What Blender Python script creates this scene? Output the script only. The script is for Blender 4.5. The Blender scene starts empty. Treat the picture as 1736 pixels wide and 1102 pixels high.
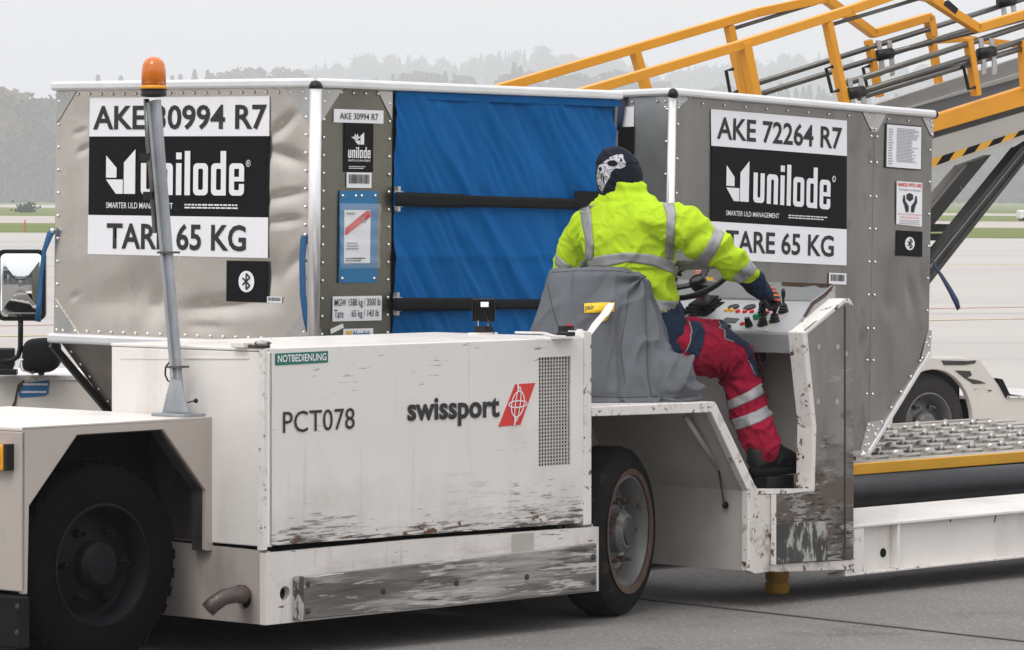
import bpy, bmesh, math, random
from mathutils import Vector, Matrix, noise
from mathutils.bvhtree import BVHTree
from mathutils.geometry import tessellate_polygon
random.seed(7)
rad = math.radians
SC = bpy.context.scene
COL = SC.collection
# ---------------------------------------------------------------- camera
F = 7170.0; CX = 868.0; HY = 335.0; EYE = 1.7
cd = bpy.data.cameras.new('camera'); cam = bpy.data.objects.new('camera', cd); COL.objects.link(cam)
cam.location = (0, 0, EYE); cam.rotation_euler = (rad(90), 0, 0)
cd.sensor_width = 36; cd.lens = F/1736*36; cd.shift_y = -(551-HY)/1736
cd.clip_start = .5; cd.clip_end = 9000
SC.camera = cam
# ---------------------------------------------------------------- sky, sun, exposure
w = bpy.data.worlds.new('World'); SC.world = w; w.use_nodes = True
nt = w.node_tree; nt.nodes.clear()
SUN_EL, SUN_AZ = 52, 205        # azimuth measured clockwise from +Y
sky = nt.nodes.new('ShaderNodeTexSky'); sky.sky_type = 'NISHITA'; sky.sun_disc = False
sky.sun_elevation = rad(SUN_EL); sky.sun_rotation = rad(SUN_AZ); sky.dust_density = 6; sky.air_density = 1.5
hs = nt.nodes.new('ShaderNodeHueSaturation'); hs.inputs['Saturation'].default_value = .15
tc = nt.nodes.new('ShaderNodeTexCoord'); sp_ = nt.nodes.new('ShaderNodeSeparateXYZ')
mr = nt.nodes.new('ShaderNodeMapRange'); mr.inputs['From Min'].default_value = 0; mr.inputs['From Max'].default_value = 1
mr.inputs['To Min'].default_value = 9.7; mr.inputs['To Max'].default_value = 18.2     # overcast: the zenith is brighter than the horizon
cc = nt.nodes.new('ShaderNodeCombineColor')
tint = nt.nodes.new('ShaderNodeMix'); tint.data_type = 'RGBA'; tint.blend_type = 'MULTIPLY'; tint.inputs['Factor'].default_value = 1
tint.inputs['B'].default_value = (.99, .98, 1.0, 1)
mx = nt.nodes.new('ShaderNodeMix'); mx.data_type = 'RGBA'; mx.inputs['Factor'].default_value = .93
bg = nt.nodes.new('ShaderNodeBackground'); bg.inputs['Strength'].default_value = .1
ou = nt.nodes.new('ShaderNodeOutputWorld'); L = nt.links.new
L(sky.outputs[0], hs.inputs['Color']); L(tc.outputs['Generated'], sp_.inputs[0]); L(sp_.outputs['Z'], mr.inputs['Value'])
for k in range(3): L(mr.outputs[0], cc.inputs[k])
L(cc.outputs[0], tint.inputs['A']); L(hs.outputs[0], mx.inputs['A']); L(tint.outputs['Result'], mx.inputs['B'])
L(mx.outputs['Result'], bg.inputs['Color']); L(bg.outputs[0], ou.inputs['Surface'])
sd = bpy.data.lights.new('sun', 'SUN'); sd.energy = 1.25; sd.angle = rad(25); sd.color = (1, .97, .93)
so = bpy.data.objects.new('sun', sd); COL.objects.link(so)
_d = Vector((math.sin(rad(SUN_AZ))*math.cos(rad(SUN_EL)), math.cos(rad(SUN_AZ))*math.cos(rad(SUN_EL)), math.sin(rad(SUN_EL))))
so.rotation_euler = _d.to_track_quat('Z', 'Y').to_euler()
vs = SC.view_settings; vs.view_transform = 'Standard'; vs.look = 'None'; vs.gamma = 1; vs.exposure = 0.0
vs.use_curve_mapping = False
SC.render.engine = 'CYCLES'; SC.cycles.use_denoising = True; SC.cycles.max_bounces = 8
SC.cycles.volume_bounces = 2

# ---------------------------------------------------------------- pixel rays (photograph pixels -> real points)
def ray(px, py): return Vector(((px-CX)/F, 1, -(py-HY)/F))
def W(px, py, Y): return Vector((0, 0, EYE)) + ray(px, py)*Y
def hit(T, p0, n, px, py):                 # where a pixel's ray meets a plane given in a thing's own coordinates
    Ti = T.inverted(); o = Ti @ Vector((0, 0, EYE)); d = (Ti.to_3x3() @ ray(px, py))
    return o + d*((p0-o).dot(n)/d.dot(n))
class Fr:                                   # a flat face of a thing: s runs along xd, t along yd, outward normal xd x yd
    def __init__(s, T, o, xd, yd): s.T = T; s.o = Vector(o); s.x = Vector(xd).normalized(); s.y = Vector(yd).normalized(); s.n = s.x.cross(s.y)
    def uv(s, px, py):
        q = hit(s.T, s.o, s.n, px, py)-s.o
        return (q.dot(s.x), q.dot(s.y))
    def P(s, a, b, off=0): return s.o+s.x*a+s.y*b+s.n*off
    def at(s, px, py, off=0): a, b = s.uv(px, py); return s.P(a, b, off)
    def rect(s, x0, y0, x1, y1):            # pixel box -> s0,s1,t0,t1
        a = s.uv(x0, (y0+y1)/2)[0]; b = s.uv(x1, (y0+y1)/2)[0]
        t1 = (s.uv(x0, y0)[1]+s.uv(x1, y0)[1])/2; t0 = (s.uv(x0, y1)[1]+s.uv(x1, y1)[1])/2
        return a, b, t0, t1

# ---------------------------------------------------------------- materials
def newmat(name):
    m = bpy.data.materials.new(name); m.use_nodes = True
    t = m.node_tree; b = t.nodes['Principled BSDF']; return m, t, b
def nz(t, scale, stretch=(1, 1, 1), detail=4, rough=.55):
    tc = t.nodes.new('ShaderNodeTexCoord'); mp = t.nodes.new('ShaderNodeMapping'); mp.inputs['Scale'].default_value = stretch
    n = t.nodes.new('ShaderNodeTexNoise'); n.inputs['Scale'].default_value = scale; n.inputs['Detail'].default_value = detail
    n.inputs['Roughness'].default_value = rough
    t.links.new(tc.outputs['Object'], mp.inputs[0]); t.links.new(mp.outputs[0], n.inputs['Vector']); return n.outputs['Fac']
def mixc(t, f, a, b):
    m = t.nodes.new('ShaderNodeMix'); m.data_type = 'RGBA'
    for k, v in (('Factor', f), ('A', a), ('B', b)):
        if isinstance(v, (tuple, list)): m.inputs[k].default_value = (*v[:3], 1)
        elif isinstance(v, (int, float)): m.inputs[k].default_value = v
        else: t.links.new(v, m.inputs[k])
    return m.outputs['Result']
def mrange(t, v, a, b, c=0, d=1, clamp=True):
    m = t.nodes.new('ShaderNodeMapRange'); m.clamp = clamp
    for k, x in (('From Min', a), ('From Max', b), ('To Min', c), ('To Max', d)): m.inputs[k].default_value = x
    t.links.new(v, m.inputs['Value']); return m.outputs[0]
def math_(t, op, a, b=None):
    m = t.nodes.new('ShaderNodeMath'); m.operation = op
    for i, v in enumerate((a, b)):
        if v is None: continue
        if isinstance(v, (int, float)): m.inputs[i].default_value = v
        else: t.links.new(v, m.inputs[i])
    return m.outputs[0]
def M(name, col, rough=.5, metal=0, var=.1, vs=6, bump=0, bs=60, stretch=(1, 1, 1), spec=.5, coat=0, layers=(), rvar=0):
    m, t, b = newmat(name)
    c2 = tuple(max(0, c*(1-var)) for c in col); c1 = tuple(min(1, c*(1+var)) for c in col)
    out = mixc(t, mrange(t, nz(t, vs, stretch), .3, .7), c2, c1)
    rr = None
    for ly in layers:          # wear: (colour, scale, stretch, threshold, softness, z0, z1, strength of gradient)
        lc, sc, st, th, sf, z0, z1, k = ly[:8]
        v = nz(t, sc, st, 6, .65)
        if len(ly) > 8: v = math_(t, 'ADD', v, mrange(t, nz(t, ly[8], (1, 1, 1), 2), .3, .7, -.13, .13))
        if k:
            tc = t.nodes.new('ShaderNodeTexCoord'); s = t.nodes.new('ShaderNodeSeparateXYZ'); t.links.new(tc.outputs['Object'], s.inputs[0])
            g = mrange(t, s.outputs['Z'], z0, z1, k, 0); v = math_(t, 'ADD', v, g)
        f = mrange(t, v, th, th+sf)
        out = mixc(t, f, out, lc)
    t.links.new(out, b.inputs['Base Color'])
    b.inputs['Roughness'].default_value = rough; b.inputs['Metallic'].default_value = metal
    b.inputs['Specular IOR Level'].default_value = spec; b.inputs['Coat Weight'].default_value = coat
    if rvar: t.links.new(mrange(t, nz(t, vs*1.7, stretch), .3, .7, rough-rvar, rough+rvar), b.inputs['Roughness'])
    if bump:
        bn = t.nodes.new('ShaderNodeBump'); bn.inputs['Strength'].default_value = bump; bn.inputs['Distance'].default_value = .01
        t.links.new(nz(t, bs, stretch, 5), bn.inputs['Height']); t.links.new(bn.outputs[0], b.inputs['Normal'])
    return m
RUST = (.10, .045, .025); DARK = (.04, .038, .036); GREY = (.25, .24, .23)
WHITE = (.74, .71, .675)
MT = dict(
 paint=M('white_paint', WHITE, .38, var=.05, vs=3, bump=.08, bs=30, coat=.1, layers=[((.5, .46, .42), 2.5, (1, 1, .35), .56, .3, 0, 0, 0), (RUST, 26, (1, 1, 1), .74, .02, 0, 0, 0)]),
 panel=M('panel_white_paint', (.71, .69, .66), .4, var=.035, vs=2, bump=.06, bs=25, coat=.1, layers=[
   ((.50, .46, .42), 2.2, (1, 1, 1), .62, .4, .42, .95, .30),
   ((.46, .42, .38), 5, (3.5, 1, .18), .60, .25, 0, 0, 0),
   ((.42, .39, .37), 18, (.25, 1, 2.2), .70, .24, .42, .72, .25, 3),
   ((.25, .24, .23), 70, (.10, 1, 1.0), .70, .05, .42, .66, .20, 2.5),
   ((.09, .08, .075), 55, (.10, 1, 1.5), .745, .06, .42, .58, .27, 2.2),
   ((.66, .64, .61), 60, (.12, 1, 1.4), .74, .03, .42, .60, .22),
   (RUST, 30, (.45, 1, 1.1), .80, .02, .42, .54, .25, 4), (RUST, 30, (.8, 1, 1), .80, .02, 0, 0, 0, 3)]),
 skirt=M('skirt_paint', (.64, .61, .58), .42, var=.08, vs=3, bump=.1, bs=25, layers=[
   ((.36, .33, .3), 4, (.5, 1, 2), .55, .25, 0, 0, 0), ((.42, .36, .31), 9, (3, 1, .3), .56, .2, 0, 0, 0), ((.12, .11, .10), 60, (.12, 1, 1.4), .66, .05, 0, 0, 0, 3), ((.30, .22, .17), 14, (.3, 1, 1), .66, .2, .13, .22, .12), ((.28, .2, .15), 16, (.5, 1, .8), .74, .15, .46, .36, .25),
   (RUST, 22, (.35, 1, 2), .70, .03, .36, .43, -.0, 5)]),
 rusty=M('chipped_paint', (.62, .585, .55), .6, var=.08, bump=.25, bs=40, layers=[((.3, .27, .24), 9, (1, 1, 1), .52, .12, 0, 0, 0), (RUST, 24, (1, 1, .8), .585, .03, 0, 0, 0), (DARK, 45, (1, 1, 1), .7, .03, 0, 0, 0)]),
 edge=M('edge_paint', (.70, .67, .64), .5, var=.06, bump=.15, bs=40, layers=[((.4, .37, .33), 12, (1, 1, 1), .56, .1, 0, 0, 0), (RUST, 22, (1, 1, 1), .585, .03, 0, 0, 0)]),
 inner=M('inner_grey_paint', (.46, .44, .41), .55, var=.12, vs=4, bump=.05, layers=[(DARK, 18, (1, 1, 1), .73, .02, 0, 0, 0)]),
 fender=M('shade_toned_fender_paint', (.42, .375, .34), .45, var=.06, vs=2, bump=.12, bs=160, layers=[((.22, .2, .19), 3, (1, 1, .4), .62, .3, .1, .6, .2)]),  # corner shade put into the paint colour, darker towards the bottom, some dirt
 rub=M('rub_board', (.13, .12, .112), .55, .25, var=.5, vs=7, stretch=(.25, 1, 2.6), bump=.3, bs=20, layers=[((.36, .34, .325), 12, (.16, 1, 2.6), .50, .16, 0, 0, 0, 1.5), ((.5, .48, .46), 60, (.1, 1, 1.2), .60, .06, 0, 0, 0, 2), ((.04, .037, .035), 34, (.10, 1, 1.8), .62, .12, 0, 0, 0, 2)]),
 steel=M('stainless_panel', (.27, .26, .25), .42, .7, var=.2, vs=5, stretch=(1.4, 1, .5), bump=.06, bs=40, layers=[
   ((.15, .125, .105), 6, (.8, 1, 2), .64, .16, .45, .95, .3), ((.07, .055, .045), 40, (.3, 1, 1.8), .74, .05, .4, .8, .22, 4), ((.36, .35, .34), 50, (.25, 1, 1.5), .68, .04, .4, .9, .12, 4), ((.55, .55, .55), 40, (.2, 1, 2), .74, .02, 0, 0, 0, 4)]),
 scuffplate=M('scuffed_plate', (.07, .07, .066), .45, .4, var=.3, layers=[((.42, .42, .40), 22, (1.5, 1, .5), .50, .08, 0, 0, 0, 6), ((.6, .6, .58), 60, (1, 1, .4), .62, .05, 0, 0, 0)]),
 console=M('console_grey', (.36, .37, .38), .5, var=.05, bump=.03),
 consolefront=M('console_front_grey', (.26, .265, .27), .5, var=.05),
 alu1=M('warm_aluminium', (.63, .58, .525), .24, .9, var=.06, vs=1.6, bump=.015, bs=3, rvar=.08, layers=[((.47, .43, .385), 3, (1, 1, 1), .56, .3, 0, 0, 0), ((.72, .69, .65), 26, (.5, .5, 1), .76, .06, 0, 0, 0)]),  # this side's brighter reflections are put into the base colour
 alu2=M('dark_reflection_aluminium', (.19, .185, .15), .36, .85, var=.15, vs=3, bump=.05, bs=9, rvar=.08),  # darker reflections of the corner panel put into its colour
 alu3=M('grey_aluminium', (.25, .24, .225), .34, .85, var=.14, vs=2.4, stretch=(2.5, 1, .6), bump=.05, bs=7, rvar=.08, layers=[((.135, .12, .105), 4, (1.5, 1, .7), .57, .2, 0, 0, 0)]),  # dim reflections on this face put into the base colour
 aluside=M('pale_reflection_aluminium', (.42, .44, .46), .35, .8, var=.2, vs=3, bump=.05, bs=9),  # pale bluish reflection put into the end panel's colour
 rail=M('bright_rail', (.78, .78, .79), .3, .55, var=.06, bump=.04, bs=60),
 gusset=M('gusset_aluminium', (.5, .49, .475), .35, .85, var=.12, vs=9),
 rivet=M('rivet_metal', (.85, .84, .82), .22, .9, var=.05),
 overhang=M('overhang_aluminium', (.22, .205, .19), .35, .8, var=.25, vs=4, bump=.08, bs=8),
 curtain=M('blue_curtain', (.0008, .105, .33), .6, var=.12, vs=3, bump=.10, bs=420, spec=.10, layers=[((.003, .14, .38), 6, (.5, 1, 1), .62, .1, 0, 0, 0)]),
 bluestrap=M('blue_webbing', (.012, .10, .25), .6, bump=.2, bs=200),
 navystrap=M('navy_webbing', (.008, .02, .07), .6, bump=.2, bs=200),
 webbing=M('black_webbing', (.010, .011, .012), .85, bump=.4, bs=220, spec=.2),
 black=M('black_plastic', (.010, .010, .011), .4, var=.1, spec=.3),
 blackmat=M('matt_black', (.010, .010, .011), .8, var=.15, spec=.15),
 lwhite=M('label_white', (.82, .82, .85), .45, var=.01), lblack=M('label_black', (.005, .005, .006), .5, var=.1, spec=.14),
 ink=M('print_black', (.015, .015, .017), .5, var=0), inkgrey=M('print_grey', (.3, .3, .32), .5, var=0), wink=M('print_white', (.80, .80, .83), .5, var=0), red=M('print_red', (.62, .035, .025), .45, var=.03),
 teal=M('teal_sticker', (.006, .15, .115), .4, var=.03), bluest=M('blue_sticker', (.01, .16, .36), .45, var=.05),
 tyre=M('tyre_rubber', (.010, .0095, .009), .85, var=.3, bump=.25, bs=60, spec=.12, layers=[((.035, .032, .028), 12, (1, 1, 1), .56, .15, 0, 0, 0)]), tyred=M('black_tyre', (.0045, .0045, .005), .9, var=.3, bump=.25, bs=60, spec=.06),
 tyrefar=M('dusty_tyre', (.03, .027, .025), .8, var=.2, spec=.25),
 rim1=M('dark_rim', (.007, .0075, .009), .6, .0, var=.2, spec=.12), rim2=M('worn_rim', (.15, .15, .148), .5, .35, var=.2, vs=9, layers=[((.07, .042, .03), 14, (1, 1, 1), .56, .1, 0, 0, 0)]),
 rustm=M('rusty_steel', (.085, .05, .036), .7, .2, var=.3, vs=20),
 exh=M('exhaust_steel', (.12, .10, .095), .5, .6, var=.3, vs=12, layers=[((.28, .15, .1), 14, (1, 1, 1), .56, .1, 0, 0, 0)]),
 galv=M('galvanised', (.33, .35, .37), .5, .55, var=.16, vs=18, stretch=(1, 1, .4)),
 seat=M('grey_canvas', (.118, .126, .140), .8, var=.10, vs=8, bump=.3, bs=350, spec=.25),
 tape=M('yellow_tape', (.85, .55, .01), .4, var=.04), tapeback=M('tape_back', (.78, .74, .66), .5, var=.04),
 hivis=M('hi_vis_yellow', (.45, .65, .03), .9, var=.07, vs=9, bump=.35, bs=220, spec=.08, layers=[((.30, .40, .05), 7, (1, 1, 1), .66, .1, 0, 0, 0), ((.12, .13, .05), 30, (1, 1, 1), .75, .04, 0, 0, 0)]),
 refl=M('reflective_tape', (.30, .30, .31), .5, .15, var=.12, vs=14, bump=.15, bs=60),
 navy=M('navy_cloth', (.012, .024, .05), .85, bump=.3, bs=90, spec=.2), hat=M('navy_knit', (.012, .014, .026), .9, bump=.5, bs=160, spec=.15), bone=M('grey_print', (.48, .48, .52), .8, var=.25, vs=60),
 trouser=M('dark_red_cloth', (.29, .011, .036), .85, var=.16, vs=10, bump=.3, bs=240, spec=.1, layers=[((.12, .01, .02), 9, (1, 1, 1), .62, .15, 0, 0, 0)]), boot=M('black_boot', (.012, .012, .012), .5, bump=.2, bs=60),
 skin=M('skin', (.50, .30, .22), .5, var=.05), glove=M('black_glove', (.02, .018, .018), .7, bump=.3, bs=120), orange=M('orange_glove_stripe', (.65, .13, .03), .6),
 yellow=M('chassis_yellow', (.66, .34, .02), .45, var=.06, vs=5, layers=[((.5, .3, .08), 20, (1, 1, 1), .7, .05, 0, 0, 0)]),
 ladder=M('orange_yellow_paint', (.74, .31, .008), .4, var=.06, vs=3), pipe=M('bare_steel_tube', (.14, .135, .125), .35, .7, var=.12, vs=6),
 dsteel=M('dark_steel', (.045, .045, .043), .5, .3, var=.25, vs=5, layers=[((.2, .19, .17), 12, (1, 1, 1), .68, .03, 0, 0, 0)]), lgrey=M('belt_frame_grey', (.42, .40, .37), .5, .2, var=.06, vs=2), belt=M('conveyor_belt', (.016, .017, .02), .75),
 guard=M('side_guard_grey', (.30, .29, .275), .5, .3, var=.08), chassis2=M('cream_paint', (.62, .585, .53), .45, var=.05, layers=[((.07, .075, .065), 5, (.7, .7, 2.2), .73, .03, .60, .76, .12)]),
 bed=M('roller_bed_steel', (.40, .375, .34), .42, .5, var=.22, vs=5, stretch=(.6, 2, 1), bump=.1, layers=[((.13, .11, .09), 9, (.6, 2, 1), .58, .08, 0, 0, 0)]), disc=M('roller_disc_steel', (.36, .35, .34), .3, .75, var=.15, vs=30),
 tube=M('black_rubber_tube', (.016, .017, .02), .5, var=.3, vs=6, bump=.1),
 mirror=M('mirror_glass', (.85, .87, .88), .02, 1, var=0), postred=M('red_marker', (.5, .05, .03), .6), vehwhite=M('far_vehicle_white', (.7, .7, .7), .5), vehblue=M('far_vehicle_blue', (.1, .25, .45), .5),
 glassdark=M('dark_glass', (.02, .03, .035), .1), wallg=M('building_grey', (.2, .21, .21), .6), steelbright=M('buckle_steel', (.6, .6, .6), .3, .9),
 green=M('green_button', (.01, .25, .12), .4), redb=M('red_button', (.6, .02, .015), .35), yelb=M('yellow_button', (.75, .42, .01), .35), pink=M('pink_knob', (.6, .2, .16), .5), white2=M('white_plastic', (.75, .75, .72), .4),
)
MT['joint'] = M('joint_filler', (.075, .072, .068), .9)
MT['arch_shade_grime'] = M('shaded_grimy_paint', (.06, .053, .048), .8, var=.25, vs=4, spec=.1, layers=[((.025, .022, .02), 5, (1, 1, .6), .5, .2, 0, 0, 0)])  # shade inside the arch put into the colour, together with grime
m, t, b = newmat('amber_lens'); b.inputs['Base Color'].default_value = (.85, .22, .005, 1); b.inputs['Roughness'].default_value = .12
b.inputs['Transmission Weight'].default_value = .35; b.inputs['Coat Weight'].default_value = .5; MT['amber'] = m
m, t, b = newmat('clear_pouch'); b.inputs['Base Color'].default_value = (.9, .95, 1, 1); b.inputs['Roughness'].default_value = .08; b.inputs['Alpha'].default_value = .16; MT['pouch'] = m

# ---------------------------------------------------------------- mesh builder
class MB:
    def __init__(s): s.v = []; s.f = []; s.mi = []; s.m = 0
    def add(s, vs, fs):
        o = len(s.v); s.v += [Vector(v) for v in vs]; s.f += [tuple(i+o for i in f) for f in fs]; s.mi += [s.m]*len(fs); return s
    def box(s, x0, x1, y0, y1, z0, z1):
        if x0 > x1: x0, x1 = x1, x0
        if y0 > y1: y0, y1 = y1, y0
        if z0 > z1: z0, z1 = z1, z0
        return s.add([(x0,y0,z0),(x1,y0,z0),(x1,y1,z0),(x0,y1,z0),(x0,y0,z1),(x1,y0,z1),(x1,y1,z1),(x0,y1,z1)],
                     [(0,3,2,1),(4,5,6,7),(0,1,5,4),(1,2,6,5),(2,3,7,6),(3,0,4,7)])
    def slab(s, pts, d):                     # polygon of 3-D points, extruded by vector d
        n = len(pts); d = Vector(d); pts = [Vector(p) for p in pts]
        nn = Vector((0, 0, 0))
        for i in range(n): nn += pts[i].cross(pts[(i+1) % n])
        if nn.dot(d) > 0: pts = pts[::-1]
        tris = tessellate_polygon([pts]) if n > 4 else ([(0,1,2,3)] if n == 4 else [(0,1,2)])
        vs = pts+[p+d for p in pts]; fs = []
        for tr in tris:
            tr = list(tr); a = (pts[tr[1]]-pts[tr[0]]).cross(pts[tr[2]]-pts[tr[0]])
            if a.dot(d) > 0: tr = tr[::-1]
            fs.append(tuple(tr)); fs.append(tuple(i+n for i in tr[::-1]))
        for i in range(n): j = (i+1) % n; fs.append((j, i, i+n, j+n))
        return s.add(vs, fs)
    def bar(s, p, q, w, h, up=(0, 0, 1)):
        p = Vector(p); q = Vector(q); d = (q-p).normalized(); x = d.cross(Vector(up)).normalized(); y = x.cross(d)
        c = [(-w/2,-h/2),(w/2,-h/2),(w/2,h/2),(-w/2,h/2)]
        return s.add([e+x*a+y*b for e in (p, q) for a, b in c], [(0,1,2,3),(7,6,5,4),(0,4,5,1),(1,5,6,2),(2,6,7,3),(3,7,4,0)])
    def tube(s, path, r, seg=10, caps=True):
        path = [Vector(p) for p in path]; n = len(path); rs = r if isinstance(r, (list, tuple)) else [r]*n
        o = len(s.v); vs = []; up = None
        for i, p in enumerate(path):
            d = (path[min(i+1, n-1)]-path[max(i-1, 0)]).normalized()
            if up is None: up = Vector((0, 0, 1)) if abs(d.z) < .9 else Vector((1, 0, 0))
            x = d.cross(up).normalized(); up = x.cross(d).normalized()
            for k in range(seg): a = 2*math.pi*k/seg; vs.append(p+(x*math.cos(a)+up*math.sin(a))*rs[i])
        fs = []
        for i in range(n-1):
            for k in range(seg): l = (k+1) % seg; fs.append((i*seg+k, i*seg+l, (i+1)*seg+l, (i+1)*seg+k))
        if caps: fs.append(tuple(range(seg))[::-1]); fs.append(tuple((n-1)*seg+k for k in range(seg)))
        return s.add(vs, fs)
    def cyl(s, p, q, r, seg=16): return s.tube([p, q], r, seg)
    def lathe(s, prof, c, ax, seg=24, caps=True):       # prof: (radius, distance along axis)
        c = Vector(c); ax = Vector(ax).normalized(); x = ax.orthogonal().normalized(); y = ax.cross(x); vs = []; fs = []; n = len(prof)
        for r, h in prof:
            for k in range(seg): a = 2*math.pi*k/seg; vs.append(c+ax*h+(x*math.cos(a)+y*math.sin(a))*max(r, 1e-4))
        for i in range(n-1):
            for k in range(seg): l = (k+1) % seg; fs.append((i*seg+k, i*seg+l, (i+1)*seg+l, (i+1)*seg+k))
        if caps: fs.append(tuple(range(seg))[::-1]); fs.append(tuple((n-1)*seg+k for k in range(seg)))
        return s.add(vs, fs)
    def ball(s, c, r, seg=12, rings=8, ax=(0, 0, 1)):
        prof = [(math.sin(math.pi*i/rings), -math.cos(math.pi*i/rings)) for i in range(rings+1)]
        R = r if isinstance(r, tuple) else (r, r, r); o = len(s.v)
        s.lathe(prof, (0, 0, 0), ax, seg)
        for i in range(o, len(s.v)): v = s.v[i]; s.v[i] = Vector(c)+Vector((v.x*R[0], v.y*R[1], v.z*R[2]))
        return s
    def grid(s, fn, nu, nv, flip=False):
        vs = [fn(i/nu, j/nv) for j in range(nv+1) for i in range(nu+1)]; fs = []
        for j in range(nv):
            for i in range(nu):
                a = j*(nu+1)+i; q = (a, a+1, a+nu+2, a+nu+1); fs.append(q[::-1] if flip else q)
        return s.add(vs, fs)
    def loft(s, rings, caps=True):
        n = len(rings[0]); vs = [p for r in rings for p in r]; fs = []
        for i in range(len(rings)-1):
            for k in range(n): l = (k+1) % n; fs.append((i*n+k, i*n+l, (i+1)*n+l, (i+1)*n+k))
        if caps: fs.append(tuple(range(n))[::-1]); fs.append(tuple((len(rings)-1)*n+k for k in range(n)))
        return s.add(vs, fs)
    def mesh(s, name, mats):
        me = bpy.data.meshes.new(name); me.from_pydata([tuple(v) for v in s.v], [], s.f)
        for m in (mats if isinstance(mats, (list, tuple)) else [mats]): me.materials.append(MT[m] if isinstance(m, str) else m)
        me.polygons.foreach_set('material_index', s.mi); me.update(); return me
    def build(s, name, mats, parent=None, bevel=0, smooth=False, auto=None, kind=None):
        me = s.mesh(name, mats); o = bpy.data.objects.new(name, me); COL.objects.link(o)
        fix(me)
        if parent: o.parent = parent
        if smooth: me.polygons.foreach_set('use_smooth', [True]*len(me.polygons))
        if auto:
            me.polygons.foreach_set('use_smooth', [True]*len(me.polygons)); me.set_sharp_from_angle(angle=rad(auto))
        if bevel:
            b = o.modifiers.new('bevel', 'BEVEL'); b.width = bevel; b.segments = 2; b.limit_method = 'ANGLE'; b.angle_limit = rad(40)
        if kind: o['kind'] = kind
        return o
def fix(me):
    bm = bmesh.new(); bm.from_mesh(me); bmesh.ops.recalc_face_normals(bm, faces=bm.faces); bm.to_mesh(me); bm.free()
def thing(name, label, cat, T=None, group=None):
    o = bpy.data.objects.new(name, None); COL.objects.link(o); o.empty_display_size = .2
    if T is not None: o.matrix_world = T
    o['label'] = label; o['category'] = cat
    if group: o['group'] = group
    return o
def tag(o, label, cat, group=None):
    o['label'] = label; o['category'] = cat
    if group: o['group'] = group
    return o
def struct(o): o['kind'] = 'structure'; return o
def empty(name, parent):
    o = bpy.data.objects.new(name, None); COL.objects.link(o); o.parent = parent; return o
def copy_tree(o, parent=None, kids=None):
    c = o.copy(); COL.objects.link(c)
    if parent: c.parent = parent
    for ch in list(o.children): copy_tree(ch, c)
    return c
TY = lambda v: Matrix.Translation(Vector(v))

# ---------------------------------------------------------------- flat print on faces
def plate(fr, x0, y0, x1, y1, name, mat, parent, off=.002, th=.0015):
    a, b, t0, t1 = fr.rect(x0, y0, x1, y1)
    return MB().slab([fr.P(a, t0, off), fr.P(b, t0, off), fr.P(b, t1, off), fr.P(a, t1, off)], -fr.n*th).build(name, mat, parent)
def text(fr, s, box, mat, parent, bold=0, off=.0045, name='lettering', align=None):
    cu = bpy.data.curves.new('t', 'FONT'); cu.body = s; cu.size = 1; cu.offset = bold; cu.extrude = 0; cu.resolution_u = 3; cu.space_line = 1.25
    o = bpy.data.objects.new('t', cu); COL.objects.link(o); dg = bpy.context.evaluated_depsgraph_get(); dg.update()
    me = bpy.data.meshes.new_from_object(o.evaluated_get(dg)); bpy.data.objects.remove(o); bpy.data.curves.remove(cu)
    xs = [v.co.x for v in me.vertices]; ys = [v.co.y for v in me.vertices]
    x0, x1, y0, y1 = min(xs), max(xs), min(ys), max(ys); a, b, t0, t1 = fr.rect(*box) if len(box) == 4 else box[:4]
    for v in me.vertices:
        q = fr.P(a+(v.co.x-x0)/(x1-x0)*(b-a), t0+(v.co.y-y0)/(y1-y0)*(t1-t0), off); v.co = q
    me.name = name; me.materials.clear(); me.materials.append(MT[mat]); me.update()
    ob = bpy.data.objects.new(name, me); COL.objects.link(ob); ob.parent = parent; return ob
def polys(fr, loops_list, mat, parent, name, off=.0045):      # list of shapes; a shape = list of loops (outer, holes) in (s,t)
    b = MB()
    for loops in loops_list:
        L3 = [[Vector((x, y, 0)) for x, y in lp] for lp in loops]; fl = [p for lp in L3 for p in lp]
        tr = tessellate_polygon(L3); b.add([fr.P(p.x, p.y, off) for p in fl], [tuple(t) for t in tr])
    o = b.build(name, mat, parent); return o
def rrect(x0, x1, y0, y1, r, n=5):
    pts = []
    for cx, cy, a0 in ((x1-r, y1-r, 0), (x0+r, y1-r, 90), (x0+r, y0+r, 180), (x1-r, y0+r, 270)):
        for i in range(n+1): a = rad(a0+90*i/n); pts.append((cx+r*math.cos(a), cy+r*math.sin(a)))
    return pts
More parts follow.
